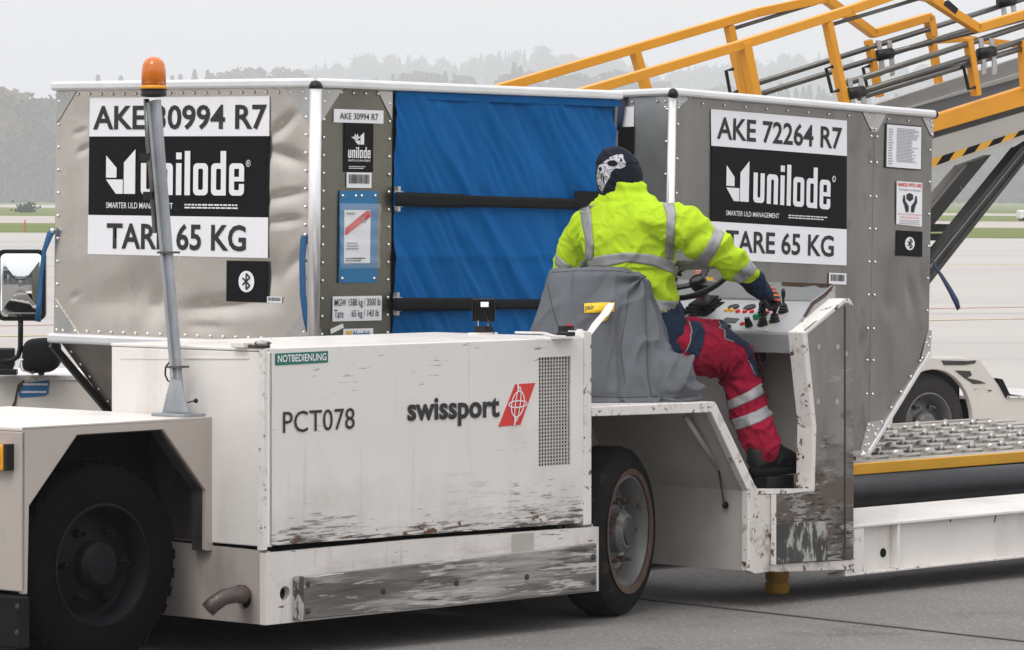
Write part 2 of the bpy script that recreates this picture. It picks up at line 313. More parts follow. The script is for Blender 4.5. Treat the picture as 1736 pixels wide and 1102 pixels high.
def wordmark():                             # condensed rounded lower-case letters, unit x-height = 1, ascender 1.38
    out = []; x = 0; t = .21; wd = .56; r = .15
    def box(x0, x1, y0, y1): return [[(x0, y0), (x1, y0), (x1, y1), (x0, y1)]]
    def arc(cx, cy, rr, a0, a1, n=5): return [(cx+rr*math.cos(rad(a0+(a1-a0)*i/n)), cy+rr*math.sin(rad(a0+(a1-a0)*i/n))) for i in range(n+1)]
    def U(x): return [[(x, 1), ]+arc(x+r, r, r, 180, 270)+arc(x+wd-r, r, r, 270, 360)+[(x+wd, 1), (x+wd-t, 1)]+[(x+wd-t, .22), (x+wd-t-.04, .17), (x+t+.04, .17), (x+t, .22), (x+t, 1)]]
    for ch in 'unilode':
        if ch == 'u': out.append(U(x)); x += wd+.12
        elif ch == 'n':
            out.append([[(2*x+wd-px, 1-py) for px, py in U(x)[0]]]); x += wd+.12
        elif ch == 'i': out.append(box(x, x+t, 0, 1)); out.append(box(x, x+t, 1.12, 1.33)); x += t+.12
        elif ch == 'l': out.append(box(x, x+t, 0, 1.38)); x += t+.12
        elif ch == 'o':
            out.append([rrect(x, x+wd, 0, 1, r), rrect(x+t-.02, x+wd-t+.02, .17, .83, .05)]); x += wd+.12
        elif ch == 'd':
            o = arc(x+r, r, r, 180, 270)+[(x+wd, 0), (x+wd, 1.38), (x+wd-t, 1.38), (x+wd-t, 1)]+arc(x+r, 1-r, r, 90, 180)
            out.append([o, rrect(x+t-.02, x+wd-t+.02, .17, .83, .05)]); x += wd+.12
        elif ch == 'e':
            o = arc(x+r, r, r, 180, 270)+arc(x+wd-r, r, r, 270, 360)+[(x+wd, .36), (x+wd-t+.02, .36), (x+wd-t+.02, .2), (x+wd-t, .17), (x+t, .17), (x+t-.02, .2), (x+t-.02, .44), (x+wd, .44)]+arc(x+wd-r, 1-r, r, 0, 90)+arc(x+r, 1-r, r, 90, 180)
            out.append([o, [(x+t-.02, .58), (x+wd-t+.02, .58), (x+wd-t+.02, .83), (x+t-.02, .83)]]); x += wd
    return out, x
WM, WMW = wordmark()
def put(fr, shapes, src, box):              # map shapes' box src=(x0,x1,y0,y1) to a pixel box
    a, b, t0, t1 = fr.rect(*box); x0, x1, y0, y1 = src
    return [[[(a+(x-x0)/(x1-x0)*(b-a), t0+(y-y0)/(y1-y0)*(t1-t0)) for x, y in lp] for lp in sh] for sh in shapes]
MARK = [[[(.0, .36), (.0, .86), (.36, .58), (.36, .36)]], [[(.0, .32), (.58, .32), (.58, 0), (.34, 0)]], [[(.61, 0), (.61, .70), (1, 1), (1, 0)]]]
def bluetooth(fr, x0, y0, x1, y1, parent):
    plate(fr, x0, y0, x1, y1, 'sticker', 'lblack', parent, off=.003)
    w_, h_ = x1-x0, y1-y0; cx = (x0+x1)/2; cy = (y0+y1)/2
    a, b, t0, t1 = fr.rect(cx-w_*.19, cy-h_*.26, cx+w_*.19, cy+h_*.26)
    polys(fr, [[rrect(a, b, t0, t1, abs(b-a)*.48, 8)]], 'lwhite', parent, 'symbol_plate', .005)
    A = (a+b)/2; Bc = (t0+t1)/2; hh = (t1-t0)*.37; ww = (b-a)*.24; k = (b-a)*.045; sh = []
    pts = [(-ww, hh*.45), (ww, -hh*.5), (0, -hh), (0, hh), (ww, hh*.5), (-ww, -hh*.45)]
    q = MB()
    for p0, p1 in zip(pts, pts[1:]):
        p, r_ = fr.P(A+p0[0], Bc+p0[1], .0068), fr.P(A+p1[0], Bc+p1[1], .0068)
        q.bar(p, r_, k*1.9, .0006, fr.n)
    q.build('rune', 'ink', parent)
def barcode(fr, x0, y0, x1, y1, parent, n=18, vertical=True):
    plate(fr, x0, y0, x1, y1, 'barcode_label', 'lwhite', parent, off=.003); a, b, t0, t1 = fr.rect(x0, y0, x1, y1); q = MB(); rr = random.Random(int(x0))
    W_ = b-a; x = a+W_*.08
    while x < b-W_*.1:
        wd = W_*rr.choice((.012, .02, .03)); q.add([fr.P(x, t0+(t1-t0)*.28, .005), fr.P(x+wd, t0+(t1-t0)*.28, .005), fr.P(x+wd, t1-(t1-t0)*.12, .005), fr.P(x, t1-(t1-t0)*.12, .005)], [(0,1,2,3)]); x += wd+W_*rr.choice((.014, .022))
    q.build('bars', 'ink', parent)
def textlines(fr, x0, y0, x1, y1, n, mat, parent, seed=1, fill=.45, name='fine_print'):    # unreadable small print as short dashes
    a, b, t0, t1 = fr.rect(x0, y0, x1, y1); q = MB(); rr = random.Random(seed)
    for i in range(n):
        t = t1-(i+.5)*(t1-t0)/n; h = (t1-t0)/n*fill/2; x = a; end = b-(b-a)*rr.random()*.35
        while x < end:
            wd = (b-a)*rr.uniform(.03, .1); e = min(x+wd, end); q.add([fr.P(x, t-h, .0048), fr.P(e, t-h, .0048), fr.P(e, t+h, .0048), fr.P(x, t+h, .0048)], [(0,1,2,3)]); x = e+(b-a)*.015
    q.build(name, mat, parent)
# ================================================================= SETTING
def G(px, py, z=0):                       # pixel -> point on level ground
    Y = (EYE-z)*F/(py-HY); p = W(px, py, Y); p.z = z; return p
M_app = M('apron_concrete', (.40, .38, .355), .8, var=.07, vs=.12, bump=.05, bs=4, stretch=(.3, 1, 1), layers=[((.34, .32, .30), .35, (.15, 1, 1), .56, .1, 0, 0, 0)])
M_std = M('shaded_stand_concrete', (.17, .163, .155), .85, var=.14, vs=1.3, bump=.35, bs=25, spec=.25, layers=[((.09, .086, .08), 1.6, (1, 1, 1), .56, .16, 0, 0, 0), ((.32, .31, .29), 45, (1, 1, 1), .57, .06, 0, 0, 0), ((.05, .045, .04), 55, (1, 1, 1), .60, .05, 0, 0, 0), ((.04, .038, .035), 3, (.12, 1, 1), .68, .03, 0, 0, 0)])  # near ground kept darker: vehicle shade put into the concrete colour
M_grs = M('grass_strip', (.135, .17, .04), .95, var=.3, vs=.12, spec=.1, layers=[((.20, .17, .085), .12, (.3, 1, 1), .54, .16, 0, 0, 0)])
M_txy = M('taxiway_concrete', (.40, .36, .33), .85, var=.08, vs=.2)
M_fld = M('field_grass', (.15, .18, .07), .95, var=.2, vs=.02, spec=.1)
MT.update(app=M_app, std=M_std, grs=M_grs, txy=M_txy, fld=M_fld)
def line(yl, yr, px): return yl+(yr-yl)*(px-45)/1645
def strip(name, a, b, mat, z=0):
    pts = [G(-600, line(*a, -600)), G(2300, line(*a, 2300)), G(2300, line(*b, 2300)), G(-600, line(*b, -600))]
    for p in pts: p.z = z
    return struct(MB().slab(pts, (0, 0, -.02)).build(name, mat))
B0, B1, B2, B3, B4, B5 = (394.5, 404), (378.4, 386.5), (366, 375.5), (352, 366), (347.2, 362), (343.2, 355.5)
pts = [Vector((-400, 24, 0)), Vector((400, 24, 0)), G(2300, line(*B0, 2300)), G(-600, line(*B0, -600))]
struct(MB().slab(pts, (0, 0, -.02)).build('apron', 'app'))
struct(MB().slab([(-400, -300, 0), (400, -300, 0), (400, 23.985, 0), (-400, 23.985, 0)], (0, 0, -.02)).build('shaded_stand_pavement', 'std'))
strip('grass_strip', B0, B1, 'grs', .01); strip('taxiway', B1, B2, 'txy'); strip('grass_strip', B2, B3, 'grs', .01)
strip('taxiway', B3, B4, 'txy'); strip('grass_strip', B4, B5, 'grs', .01)
struct(MB().slab([(-6000, -600, -.15), (6000, -600, -.15), (6000, 8000, -.15), (-6000, 8000, -.15)], (0, 0, -.2)).build('ground', 'fld'))
def pline(name, pl, pr, wd, mat):
    a, b = G(*pl), G(*pr); d = (b-a).normalized(); a -= d*30; b += d*30; n = Vector((-d.y, d.x, 0))*wd/2
    q = MB().slab([v+Vector((0, 0, .012)) for v in (a-n, b-n, b+n, a+n)], (0, 0, -.008)).build(name, mat); return struct(q)
MT['yl'] = M('yellow_line_paint', (.62, .50, .30), .7, var=.2); MT['rl'] = M('red_line_paint', (.58, .34, .33), .7, var=.2)
pline('painted_line', (0, 553), (1736, 521), .10, 'rl'); pline('painted_line', (0, 451), (1736, 449), .35, 'yl'); pline('painted_line', (0, 571), (1736, 541), .12, 'yl')

def sstep(x): x = max(0, min(1, x)); return x*x*(3-2*x)
def interp(tb, x):
    if x <= tb[0][0]: return tb[0][1]
    for (a, u), (b, v) in zip(tb, tb[1:]):
        if x <= b: return u+(v-u)*sstep((x-a)/(b-a))
    return tb[-1][1]
R1 = [(-600, 14), (0, 16), (160, 26), (500, 30), (900, 31), (1080, 28), (1350, 23), (1736, 24), (2300, 20)]
R2 = [(-600, 25), (0, 38), (160, 50), (440, 64), (640, 75), (760, 72), (900, 80), (1010, 74), (1120, 66), (1250, 70), (1360, 76), (1500, 70), (2300, 55)]
def terrain(X, Y):
    px = X/max(Y, 1)*F+CX
    Y /= 1.6; z = sstep((Y-1000)/450)*interp(R1, px)*(1-.25*sstep((Y-1550)/400)) + sstep((Y-1950)/650)*(interp(R2, px)-.75*interp(R1, px))
    return 1.6*z-.3*(1-sstep((Y-1000)/100)) + 2*noise.noise(Vector((X/280, Y/180, 0)))*sstep((Y-1050)/200)
MT['hill'] = M('hill_ground', (.035, .045, .035), .95, var=.2, vs=.01, spec=.1)
def hillfn(u, v):
    Y = 1540+v*3400; X = (u-.5)*2*(Y*.24+80); return Vector((X, Y, terrain(X, Y)))
struct(MB().grid(hillfn, 70, 60).build('hills', 'hill', smooth=True))

MT['con'] = M('conifer_foliage', (.022, .040, .024), .9, var=.3, vs=.3, spec=.1); MT['dec'] = M('autumn_foliage', (.10, .07, .045), .9, var=.35, vs=.3, spec=.1)
MT['brd'] = M('dark_broadleaf', (.045, .055, .03), .9, var=.3, vs=.3, spec=.1); MT['bark'] = M('bark', (.06, .05, .04), .9)
def crown(b, kind, h, r, n, rr, o=Vector((0, 0, 0))):
    k0 = len(b.v)
    if kind == 'con': b.lathe([(.01, h*.10), (r*.62, h*.16), (r*.5, h*.35), (r*.34, h*.6), (r*.16, h*.82), (.01, h*.96)], o, (0, 0, 1), 9)
    else: b.ball(o+Vector((0, 0, h*.60)), (r*.72, r*.72, h*.30), 10, 7)
    for i in range(k0, len(b.v)):
        q_ = b.v[i]-o; f_ = 1+.35*noise.noise(Vector((q_.x/r*1.7+h, q_.y/r*1.7, q_.z/h*5))); b.v[i] = o+Vector((q_.x*f_, q_.y*f_, q_.z))
    for i in range(n):
        if kind == 'con':
            t = rr.random()**.8; z = h*(.12+.88*t); R = r*(1-t)**.9*(.55+.45*abs(math.sin(z*2.1+rr.random())))*rr.uniform(.5, 1.15)+.1; a = rr.random()*6.283
            c = Vector((R*math.cos(a), R*math.sin(a), z-R*.25)); s = h*.042*rr.uniform(.7, 1.6)*(1.2-.6*t)
        else:
            while True:
                p = Vector((rr.uniform(-1, 1), rr.uniform(-1, 1), rr.uniform(-1, 1)))
                if .25 < p.length < 1 and noise.noise(p*2.2+Vector((r*7, h, 0))) > -.18+.0*p.length: break
            c = Vector((p.x*r, p.y*r, h*.62+p.z*h*.38)); s = h*.042*rr.uniform(.7, 1.6)
        x = Vector((rr.uniform(-1, 1), rr.uniform(-1, 1), rr.uniform(-.6, .6))).normalized()*s; y = x.orthogonal().normalized()*s*rr.uniform(.6, 1.1)
        c = c+o; b.add([c-x, c-y, c+x, c+y], [(0,1,2,3)])
protos = {}
def tree_proto(kind, seed, h, r, n):
    rr = random.Random(seed); cb = MB(); crown(cb, kind, h, r, n, rr); tb = MB(); tb.tube([(0, 0, 0), (.1, 0, h*.5), (0, .05, h*.93)], [h*.018, h*.011, h*.003], 6)
    for k in range(7):
        z = h*rr.uniform(.3, .8); a = rr.random()*6.28; q = r*.7*(1 if kind != 'con' else (1-z/h)); tb.tube([(0, 0, z), (q*math.cos(a), q*math.sin(a), z+(q*.6 if kind != 'con' else -q*.1))], [h*.006, h*.002], 4)
    return cb.mesh('crown', kind), tb.mesh('trunk', 'bark'), h
for kind, lst in (('con', [(1, 20, 3.3, 900), (2, 17, 2.7, 800), (3, 23, 3.8, 1000)]), ('brd', [(4, 18, 6.5, 1100), (5, 22, 7.5, 1300)]), ('dec', [(6, 18, 6.5, 700), (7, 21, 7, 800)])):
    protos[kind] = [tree_proto(kind, *a) for a in lst]
LB = {'con': 'dark pointed conifer standing in the haze on the wooded hill', 'brd': 'dark rounded broadleaf tree standing in the haze on the wooded hill', 'dec': 'brownish half bare tree standing in the haze on the wooded hill'}
ORD = ['first', 'second', 'third', 'fourth', 'fifth', 'sixth', 'seventh', 'eighth', 'ninth', 'tenth', 'eleventh', 'twelfth', 'thirteenth']
CNT = {}
def tree_label(kind, px):
    nm = {'con': 'hazy hill conifer', 'brd': 'rounded dark hill tree', 'dec': 'brownish hill bare-topped tree'}[kind]
    for lim, reg in ((250, 'left of the amber beacon'), (530, 'between beacon and black corner cap'), (835, 'above the blue curtain'), (1085, 'beneath the far orange handrail'), (1250, 'just left of the thick rail post'), (3000, 'behind the side tubes of the belt loader')):
        if px < lim: break
    k = CNT[(kind, reg)] = CNT.get((kind, reg), -1)+1
    return '%s %s %s' % (ORD[k], nm, reg)
def tree(kind, px, Y, h=None, base=None, label=None, group=None, seed=0):
    rr = random.Random(seed*31+int(px)); cm, tm, h0 = rr.choice(protos[kind]); X = (px-CX)/F*Y; z = terrain(X, Y) if base is None else base
    s = (h or h0)/h0; o = thing({'con': 'conifer_tree', 'brd': 'broadleaf_tree', 'dec': 'autumn_tree'}[kind], label or tree_label(kind, px), 'tree', Matrix.LocRotScale(Vector((X, Y, z-.2)), Matrix.Rotation(rr.random()*6.28, 3, 'Z'), Vector((s*rr.uniform(.9, 1.15),)*2+(s,))), group or {'con': 'conifers on the hazy hill', 'brd': 'broadleaf trees on the hazy hill', 'dec': 'brown trees on the hazy hill'}[kind])
    for nm, me in (('crown', cm), ('trunk', tm)): c = bpy.data.objects.new(nm, me); COL.objects.link(c); c.parent = o
def treetop(kind, px, ytop, Y, k=0):      # height chosen so that the top reaches a height in the haze seen in the photograph
    X = (px-CX)/F*Y; z = terrain(X, Y); zt = EYE+(HY-ytop)/F*Y; tree(kind, px, Y, max(8, zt-z), seed=k)
for i, (k, px, yt) in enumerate(sorted([('con', 166, 127), ('con', 205, 129), ('con', 292, 128), ('con', 306, 126), ('con', 330, 118), ('con', 352, 119), ('brd', 370, 121), ('brd', 390, 121), ('dec', 412, 112), ('dec', 432, 114), ('dec', 476, 113), ('dec', 498, 116),
    ('con', 666, 126), ('dec', 690, 123), ('dec', 712, 120), ('brd', 735, 122), ('con', 755, 121), ('con', 770, 124), ('brd', 786, 126), ('con', 872, 106), ('con', 882, 112), ('brd', 893, 118), ('brd', 862, 124), ('con', 935, 131), ('brd', 955, 126), ('brd', 978, 124), ('dec', 1000, 128),
    ('brd', 1032, 122), ('brd', 1048, 118), ('brd', 1063, 124), ('con', 1134, 138), ('dec', 1105, 138), ('dec', 1120, 137), ('dec', 1210, 146), ('dec', 1228, 142), ('con', 1323, 140), ('con', 1334, 146), ('con', 1350, 150), ('con', 1362, 148), ('con', 1372, 144), ('con', 1388, 146), ('con', 1396, 152), ('brd', 1412, 156), ('con', 1284, 152), ('dec', 1296, 150), ('con', 1470, 154), ('con', 1520, 158)], key=lambda t: t[1])):
    treetop(k, px, yt, 2400+((i*37) % 60), i)
rr = random.Random(3)
wood_n = {}
for i, (k, px, yt) in enumerate([('dec', -12, 148), ('dec', 8, 150), ('dec', 20, 150), ('brd', 34, 164), ('dec', 45, 176), ('con', 58, 182), ('brd', 70, 165), ('dec', 82, 168), ('brd', 94, 160), ('con', 108, 150), ('dec', 28, 158), ('brd', 55, 172)]):
    Y = 1400+(i*53 % 70); tree(k, px, Y, EYE+(HY-yt)/F*Y, base=0, label='%s, %s from the left in the far left wood' % ({'con': 'dark conifer', 'brd': 'grey green tree', 'dec': 'brown bare-topped tree'}[k], ORD[sorted([-12, 8, 20, 34, 45, 58, 70, 82, 94, 108, 28, 55]).index(px)]), group={'con': 'conifers in the far left wood', 'brd': 'broadleaf trees in the far left wood', 'dec': 'brown trees in the far left wood'}[k], seed=i)
def forest(name, area, n, kinds, base=None, hh=(12, 17), cards=70, label=''):
    q = MB(); rr = random.Random(n)
    for i in range(n):
        px, Y = area(rr); X = (px-CX)/F*Y; z = terrain(X, Y) if base is None else base; h = rr.uniform(*hh); k = rr.choice(kinds); q.m = {'con': 0, 'brd': 1, 'dec': 2}[k]
        crown(q, k, h, h*(.2 if k == 'con' else .36), cards, rr, Vector((X, Y, z-1)))
        q.tube([(X, Y, z-2), (X, Y, z+h*.8)], [h*.016, h*.005], 4)
    o = q.build(name, ['con', 'brd', 'dec']); o['kind'] = 'stuff'; o['label'] = label; o['category'] = 'woods'; return o
forest('far_forest', lambda r: (r.uniform(-300, 2100), r.uniform(3760, 4400)), 1100, ['con', 'brd', 'dec', 'con', 'brd'], label='pale distant forest on the ridge fading into haze', cards=45, hh=(17, 27))
forest('hill_forest', lambda r: (r.uniform(-300, 2100), r.uniform(2130, 2720)), 1000, ['con', 'con', 'brd', 'dec'], label='hazy mixed forest covering the nearer hill', hh=(13, 19))
forest('field_edge_wood', lambda r: (r.choice((r.uniform(-250, 200), r.uniform(1450, 2000))), r.uniform(1480, 1600)), 330, ['brd', 'dec', 'con'], base=0, label='tall hazy wood at the far edge of the airfield', hh=(27, 34), cards=130)
q = MB(); rr = random.Random(8)
for i in range(1500):
    px = rr.uniform(-500, 2200); Y = rr.uniform(1300, 1380); X = (px-CX)/F*Y; c = Vector((X, Y, rr.uniform(.1, 1.6))); s = rr.uniform(.6, 1.5); q.add([c+Vector((-s, 0, 0)), c+Vector((0, .2, -s*.7)), c+Vector((s, .1, 0)), c+Vector((0, -.2, s*.6))], [(0,1,2,3)])
o = q.build('hedgerow', 'brd'); o['kind'] = 'stuff'; o['label'] = 'low dark hedge line along the far side of the airfield'; o['category'] = 'hedge'

# haze over the airfield
hz = MB().box(-1700, 1700, -330, 5100, -1.4, 195).build('haze', 'lwhite'); hz.data.materials.clear()
m = bpy.data.materials.new('haze_air'); m.use_nodes = True; t = m.node_tree; t.nodes.clear(); v = t.nodes.new('ShaderNodeVolumePrincipled')
v.inputs['Color'].default_value = (.925, .94, 1.0, 1); v.inputs['Density'].default_value = .00042; v.inputs['Anisotropy'].default_value = 0.0
o_ = t.nodes.new('ShaderNodeOutputMaterial'); t.links.new(v.outputs[0], o_.inputs['Volume']); hz.data.materials.append(m)
hz['kind'] = 'stuff'; hz['label'] = 'pale autumn haze lying over the whole airfield'; hz.display_type = 'WIRE'

# small far things on the airfield
def far_vehicle(px, py, wpx, hpx, mat, label, cat, name, kind='tank'):
    p = G(px, py); Y = p.y; k = Y/F; w_, h_ = wpx*k, hpx*k; o = thing(name, label, cat, TY(p)); q = MB()
    if kind == 'tank':
        q.lathe([(.01, 0), (h_*.3, .02*w_), (h_*.33, .1*w_), (h_*.33, .66*w_), (h_*.3, .72*w_), (.01, .74*w_)], (-w_*.5, 0, h_*.66), (1, 0, 0), 14); q.build('tank', mat, o)
        MB().box(w_*.27, w_*.5, -1, 1, h_*.2, h_*.95).build('cab', mat, o, bevel=.2); MB().box(w_*.36, w_*.503, -1.01, 1.01, h_*.58, h_*.85).build('windscreen', 'glassdark', o)
    else:
        MB().slab([(-w_/2, -1, h_*.2), (w_/2, -1, h_*.2), (w_/2, -1, h_*.6), (w_*.36, -1, h_), (-w_/2, -1, h_)], (0, 2, 0)).build('body', mat, o, bevel=.1)
        MB().slab([(w_*.30, -1.02, h_*.6), (w_*.46, -1.02, h_*.6), (w_*.35, -1.02, h_*.92), (w_*.2, -1.02, h_*.92)], (0, .05, 0)).build('side_window', 'glassdark', o)
    for x in (-.32, -.2, .33): MB().cyl((w_*x, -1.05, h_*.17), (w_*x, 1.05, h_*.17), h_*.17, 12).build('wheel', 'blackmat', o)
far_vehicle(2, 341.5, 32, 17, 'vehwhite', 'white tank lorry parked far away at the left edge', 'lorry', 'tank_lorry')
far_vehicle(80, 340.5, 22, 12, 'vehblue', 'small pale blue van far away beside the grey container', 'van', 'far_van', 'van')
far_vehicle(1744, 375, 36, 19, 'vehwhite', 'white box van far away at the right edge', 'van', 'far_box_van', 'van')
def marker(px, py, hpx, label):
    p = G(px, py); k = p.y/F; h_ = hpx*k; o = thing('marker_post', label, 'marker', TY(p)); MB().lathe([(h_*.09, 0), (h_*.09, h_*.1), (h_*.05, h_*.12), (h_*.05, h_*.95), (h_*.02, h_)], (0, 0, 0), (0, 0, 1), 8).build('post', 'postred', o)
marker(42.5, 394.3, 22, 'nearer red marker post at the grass edge beside the mirror'); marker(58, 346, 9, 'farther small red marker post on the far grass strip')
marker(1608, 362.5, 6, 'small orange marker seen between the dark conveyor struts')
p = G(45, 360.5); q = MB(); rr = random.Random(2)
for i in range(160):
    c = Vector((rr.gauss(0, .55), rr.gauss(0, .3), abs(rr.gauss(.4, .3)))); s = .16; q.add([p+c+Vector((-s, 0, 0)), p+c+Vector((0, 0, -s)), p+c+Vector((s, .05, 0)), p+c+Vector((0, .1, s))], [(0,1,2,3)])
tag(q.build('low_bush', 'con'), 'small dark green bush on the far grass strip at left', 'bush')

# terminal behind the camera, seen only in the mirror
MT['wallw'] = M('pale_cladding', (.5, .5, .48), .6)
tb = thing('terminal_building', 'grey terminal with dark green glazing reflected in the wing mirror', 'building', TY((0, -75, 0)))
MB().box(-70, 70, -12, 0, 0, 13).build('wall', 'wallg', tb)
for k in range(28): MB().box(-68+k*4.9, -64.2+k*4.9, -.5, .15, 4.5, 9.5).build('window', 'glassdark', tb)
MB().box(-70, 70, -.3, 1.2, 9.8, 10.6).build('canopy', 'wallw', tb)
for k in range(9): MB().box(-60+k*15, -57+k*15, 0, 9, 3.6, 6.2).build('jet_bridge', 'wallw' if k % 2 else 'blackmat', tb, bevel=.1); MB().cyl((-58.5+k*15, 8, 0), (-58.5+k*15, 8, 3.6), .45, 12).build('bridge_pier', 'wallw', tb)

# ================================================================= CONTAINERS
def dentgrid(fr, s0, s1, t0, t1, amp, seed, nu=44, nv=34, creases=(), clip=None):
    def fn(u, v):
        s = s0+(s1-s0)*u; t = t0+(t1-t0)*v
        if clip: s = clip(s, t)
        e = min(1, 8*min(u, 1-u))*min(1, 8*min(v, 1-v)); z = -amp*(.5+.5*noise.noise(Vector((s*2.1, t*1.9, seed)))+.35*noise.noise(Vector((s*5, t*4.2, seed+5))))
        for cs, ct, ra, rb, an, dp in creases:
            dx = s-cs; dy = t-ct; x = dx*math.cos(an)+dy*math.sin(an); y = -dx*math.sin(an)+dy*math.cos(an); z -= dp*math.exp(-(x/ra)**2-(y/rb)**2)
        return fr.P(s, t, z*e-.001)
    return MB().grid(fn, nu, nv)
def rivets(fr, pts, name, parent, r=.0078, mat='rivet', pan=True):
    q = MB()
    for s, t in pts:
        q.lathe([(r, 0), (r*.92, r*.35), (r*.6, r*.65), (r*.1, r*.8)], fr.P(s, t, .001), fr.n, 8)
    return q.build(name, mat, parent, smooth=True, kind='stuff')
def gus(fr, pts, parent, n=3, off=.003, th=.003):
    P3 = [fr.P(s, t, off) for s, t in pts]; g = MB().slab(P3, -fr.n*th).build('gusset', 'gusset', parent); return g
def along(a, b, step, s=None):
    n = max(1, round(math.hypot(b[0]-a[0], b[1]-a[1])/step)); return [(a[0]+(b[0]-a[0])*i/n, a[1]+(b[1]-a[1])*i/n) for i in range(n+1)]
def rail(parent, a, b, w_, h_, name='rail', mat='rail', bev=.012): return MB().bar(a, b, w_, h_).build(name, mat, parent, bevel=bev)

# ---- container 1
def rotT(p, e): 
    from mathutils import Euler
    return Matrix.Translation(Vector(p)) @ Euler([rad(x) for x in e]).to_matrix().to_4x4()
T1 = rotT((-.8582, 18.1585, .666), (.431, .38, 50.409)); w1, d1, h1, s1, c1 = 2.1099, 1.5978, 1.5475, .404, .412
C1 = thing('air_cargo_container', 'silver cargo container with blue curtain behind the amber beacon pole', 'cargo container', T1)
A = Fr(T1, (0, d1, 0), (0, -1, 0), (0, 0, 1)); Bf = Fr(T1, (0, 0, 0), (1, 0, 0), (0, 0, 1))
dx = lambda x, y: A.uv(x, y)
cr = []
for px, py, ra, rb, an, dp in [(478, 215, .09, .025, .6, .012), (495, 270, .16, .03, -.25, .014), (500, 330, .14, .02, .15, .012), (505, 300, .05, .11, .2, .008), (133, 225, .035, .008, .25, .004), (140, 255, .03, .01, .5, .005), (126, 503, .022, .007, .5, .006), (265, 520, .05, .10, -.4, .010), (375, 520, .19, .035, .1, .010), (440, 470, .12, .10, 0, .008), (505, 440, .07, .03, .8, .01), (500, 400, .02, .10, 0, .005), (350, 555, .1, .02, 0, .006), (215, 500, .2, .09, .3, .006), (485, 375, .09, .015, .1, .008)]:
    s, t = dx(px, py); cr.append((s, t, ra, rb, an, dp))
dentgrid(A, .01, d1-.01, s1, h1-.01, .0055, 3.3, 100, 80, [c[:5]+(c[5]*1.2,) for c in cr]).build('side_panel', 'alu1', C1, smooth=True)
# solid inside so that no light passes
MB().slab([(.03, .03, s1), (.03, .03, h1-.02), (w1-.03, .03, h1-.02), (w1-.03, .03, .02), (c1+.02, .03, .02)], (0, d1-.06, 0)).build('inner_light_block', 'overhang', C1)
MB().slab([(0.01, 0, h1-.02), (w1-.01, 0, h1-.02), (w1-.01, d1, h1-.02), (0.01, d1, h1-.02)], (0, 0, .012)).build('roof', 'alu2', C1)
MB().slab([(.012, d1-.02, s1), (.012, d1-.02, h1-.01), (w1-.01, d1-.02, h1-.01), (w1-.01, d1-.02, .01), (c1, d1-.02, .01)], (0, .018, 0)).build('back_panel', 'alu2', C1)
MB().slab([(w1-.02, 0.01, .01), (w1-.02, d1-.01, .01), (w1-.02, d1-.01, h1-.01), (w1-.02, .01, h1-.01)], (.015, 0, 0)).build('end_panel', 'alu2', C1)
# sloping under panel
Sl = Fr(T1, (0, d1, s1), (0, -1, 0), (-c1, 0, s1)); sl_len = math.hypot(c1, s1)
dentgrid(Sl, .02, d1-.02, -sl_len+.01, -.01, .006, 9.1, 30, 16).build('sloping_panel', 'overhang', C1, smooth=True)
MB().box(c1-.02, w1, 0, d1, 0, .05).build('base', 'gusset', C1, bevel=.006)
s_door = Bf.uv(666, 350)[0]
dentgrid(Bf, .02, s_door-.008, .02, h1-.01, .003, 5.5, 20, 40, clip=lambda s, t: max(s, .02+(c1-.0)*max(0, 1-t/s1))).build('corner_panel', 'alu2', C1, smooth=True)
# rails and posts
rh = .021
rail(C1, (0, -.012, h1-rh), (w1, -.012, h1-rh), .036, 2*rh, 'top_rail'); rail(C1, (-.012, .0, h1-rh), (-.012, d1, h1-rh), .036, 2*rh, 'top_rail')
rail(C1, (w1, 0, h1-rh), (w1, d1, h1-rh), .036, 2*rh, 'top_rail'); rail(C1, (0, d1, h1-rh), (w1, d1, h1-rh), .036, 2*rh, 'top_rail')
MB().tube([(-.006, -.006, s1-.03), (-.006, -.006, h1-.035)], .027, 16).build('corner_post', 'rail', C1, smooth=True)
MB().ball((-.006, -.006, h1-.036), (.030, .030, .026), 16, 10).build('corner_cap', 'black', C1, smooth=True)
rail(C1, (-.004, d1, s1-.02), (-.004, d1, h1-.04), .034, .03, 'corner_post')
rail(C1, (-.012, -.0, s1-.018), (-.012, d1+.01, s1-.018), .03, .045, 'waist_rail')
rail(C1, (-.005, d1-.0, s1-.045), (c1, d1-.0, .0), .022, .035, 'sloping_rail', 'dsteel', .004)
rail(C1, (-.005, -.0, s1-.045), (c1, -.0, .0), .022, .035, 'sloping_rail', 'gusset', .004)
rail(C1, (s_door, -.01, .02), (s_door, -.01, h1-.045), .02, .03, 'door_post', 'rail', .003)
# rivets
aL, aR = A.uv(99, 300)[0], A.uv(518, 300)[0]
tp = h1-.058
rivets(A, along((aL+.05, tp), (aR-.02, tp), .072), 'rivets', C1); rivets(A, along((aL, s1+.02), (aL, h1-.09), .1), 'rivets', C1); rivets(A, along((aL+.04, s1+.018), (aR-.02, s1+.018), .078), 'rivets', C1); rivets(A, along((aR, s1+.05), (aR, h1-.09), .078), 'rivets', C1)
bL, bR = Bf.uv(548, 300)[0], s_door-.028
rivets(Bf, along((bL, .06), (bL, h1-.1), .078), 'rivets', C1); rivets(Bf, along((bR, .06), (bR, h1-.1), .078), 'rivets', C1); rivets(Bf, along((bL+.03, tp), (bR, tp), .08), 'rivets', C1)
rivets(Sl, along((.045, -sl_len+.05), (.045, -.03), .085), 'rivets', C1); rivets(Sl, along((.08, -.045), (d1-.1, -.045), .085), 'rivets', C1)
gA = A.uv
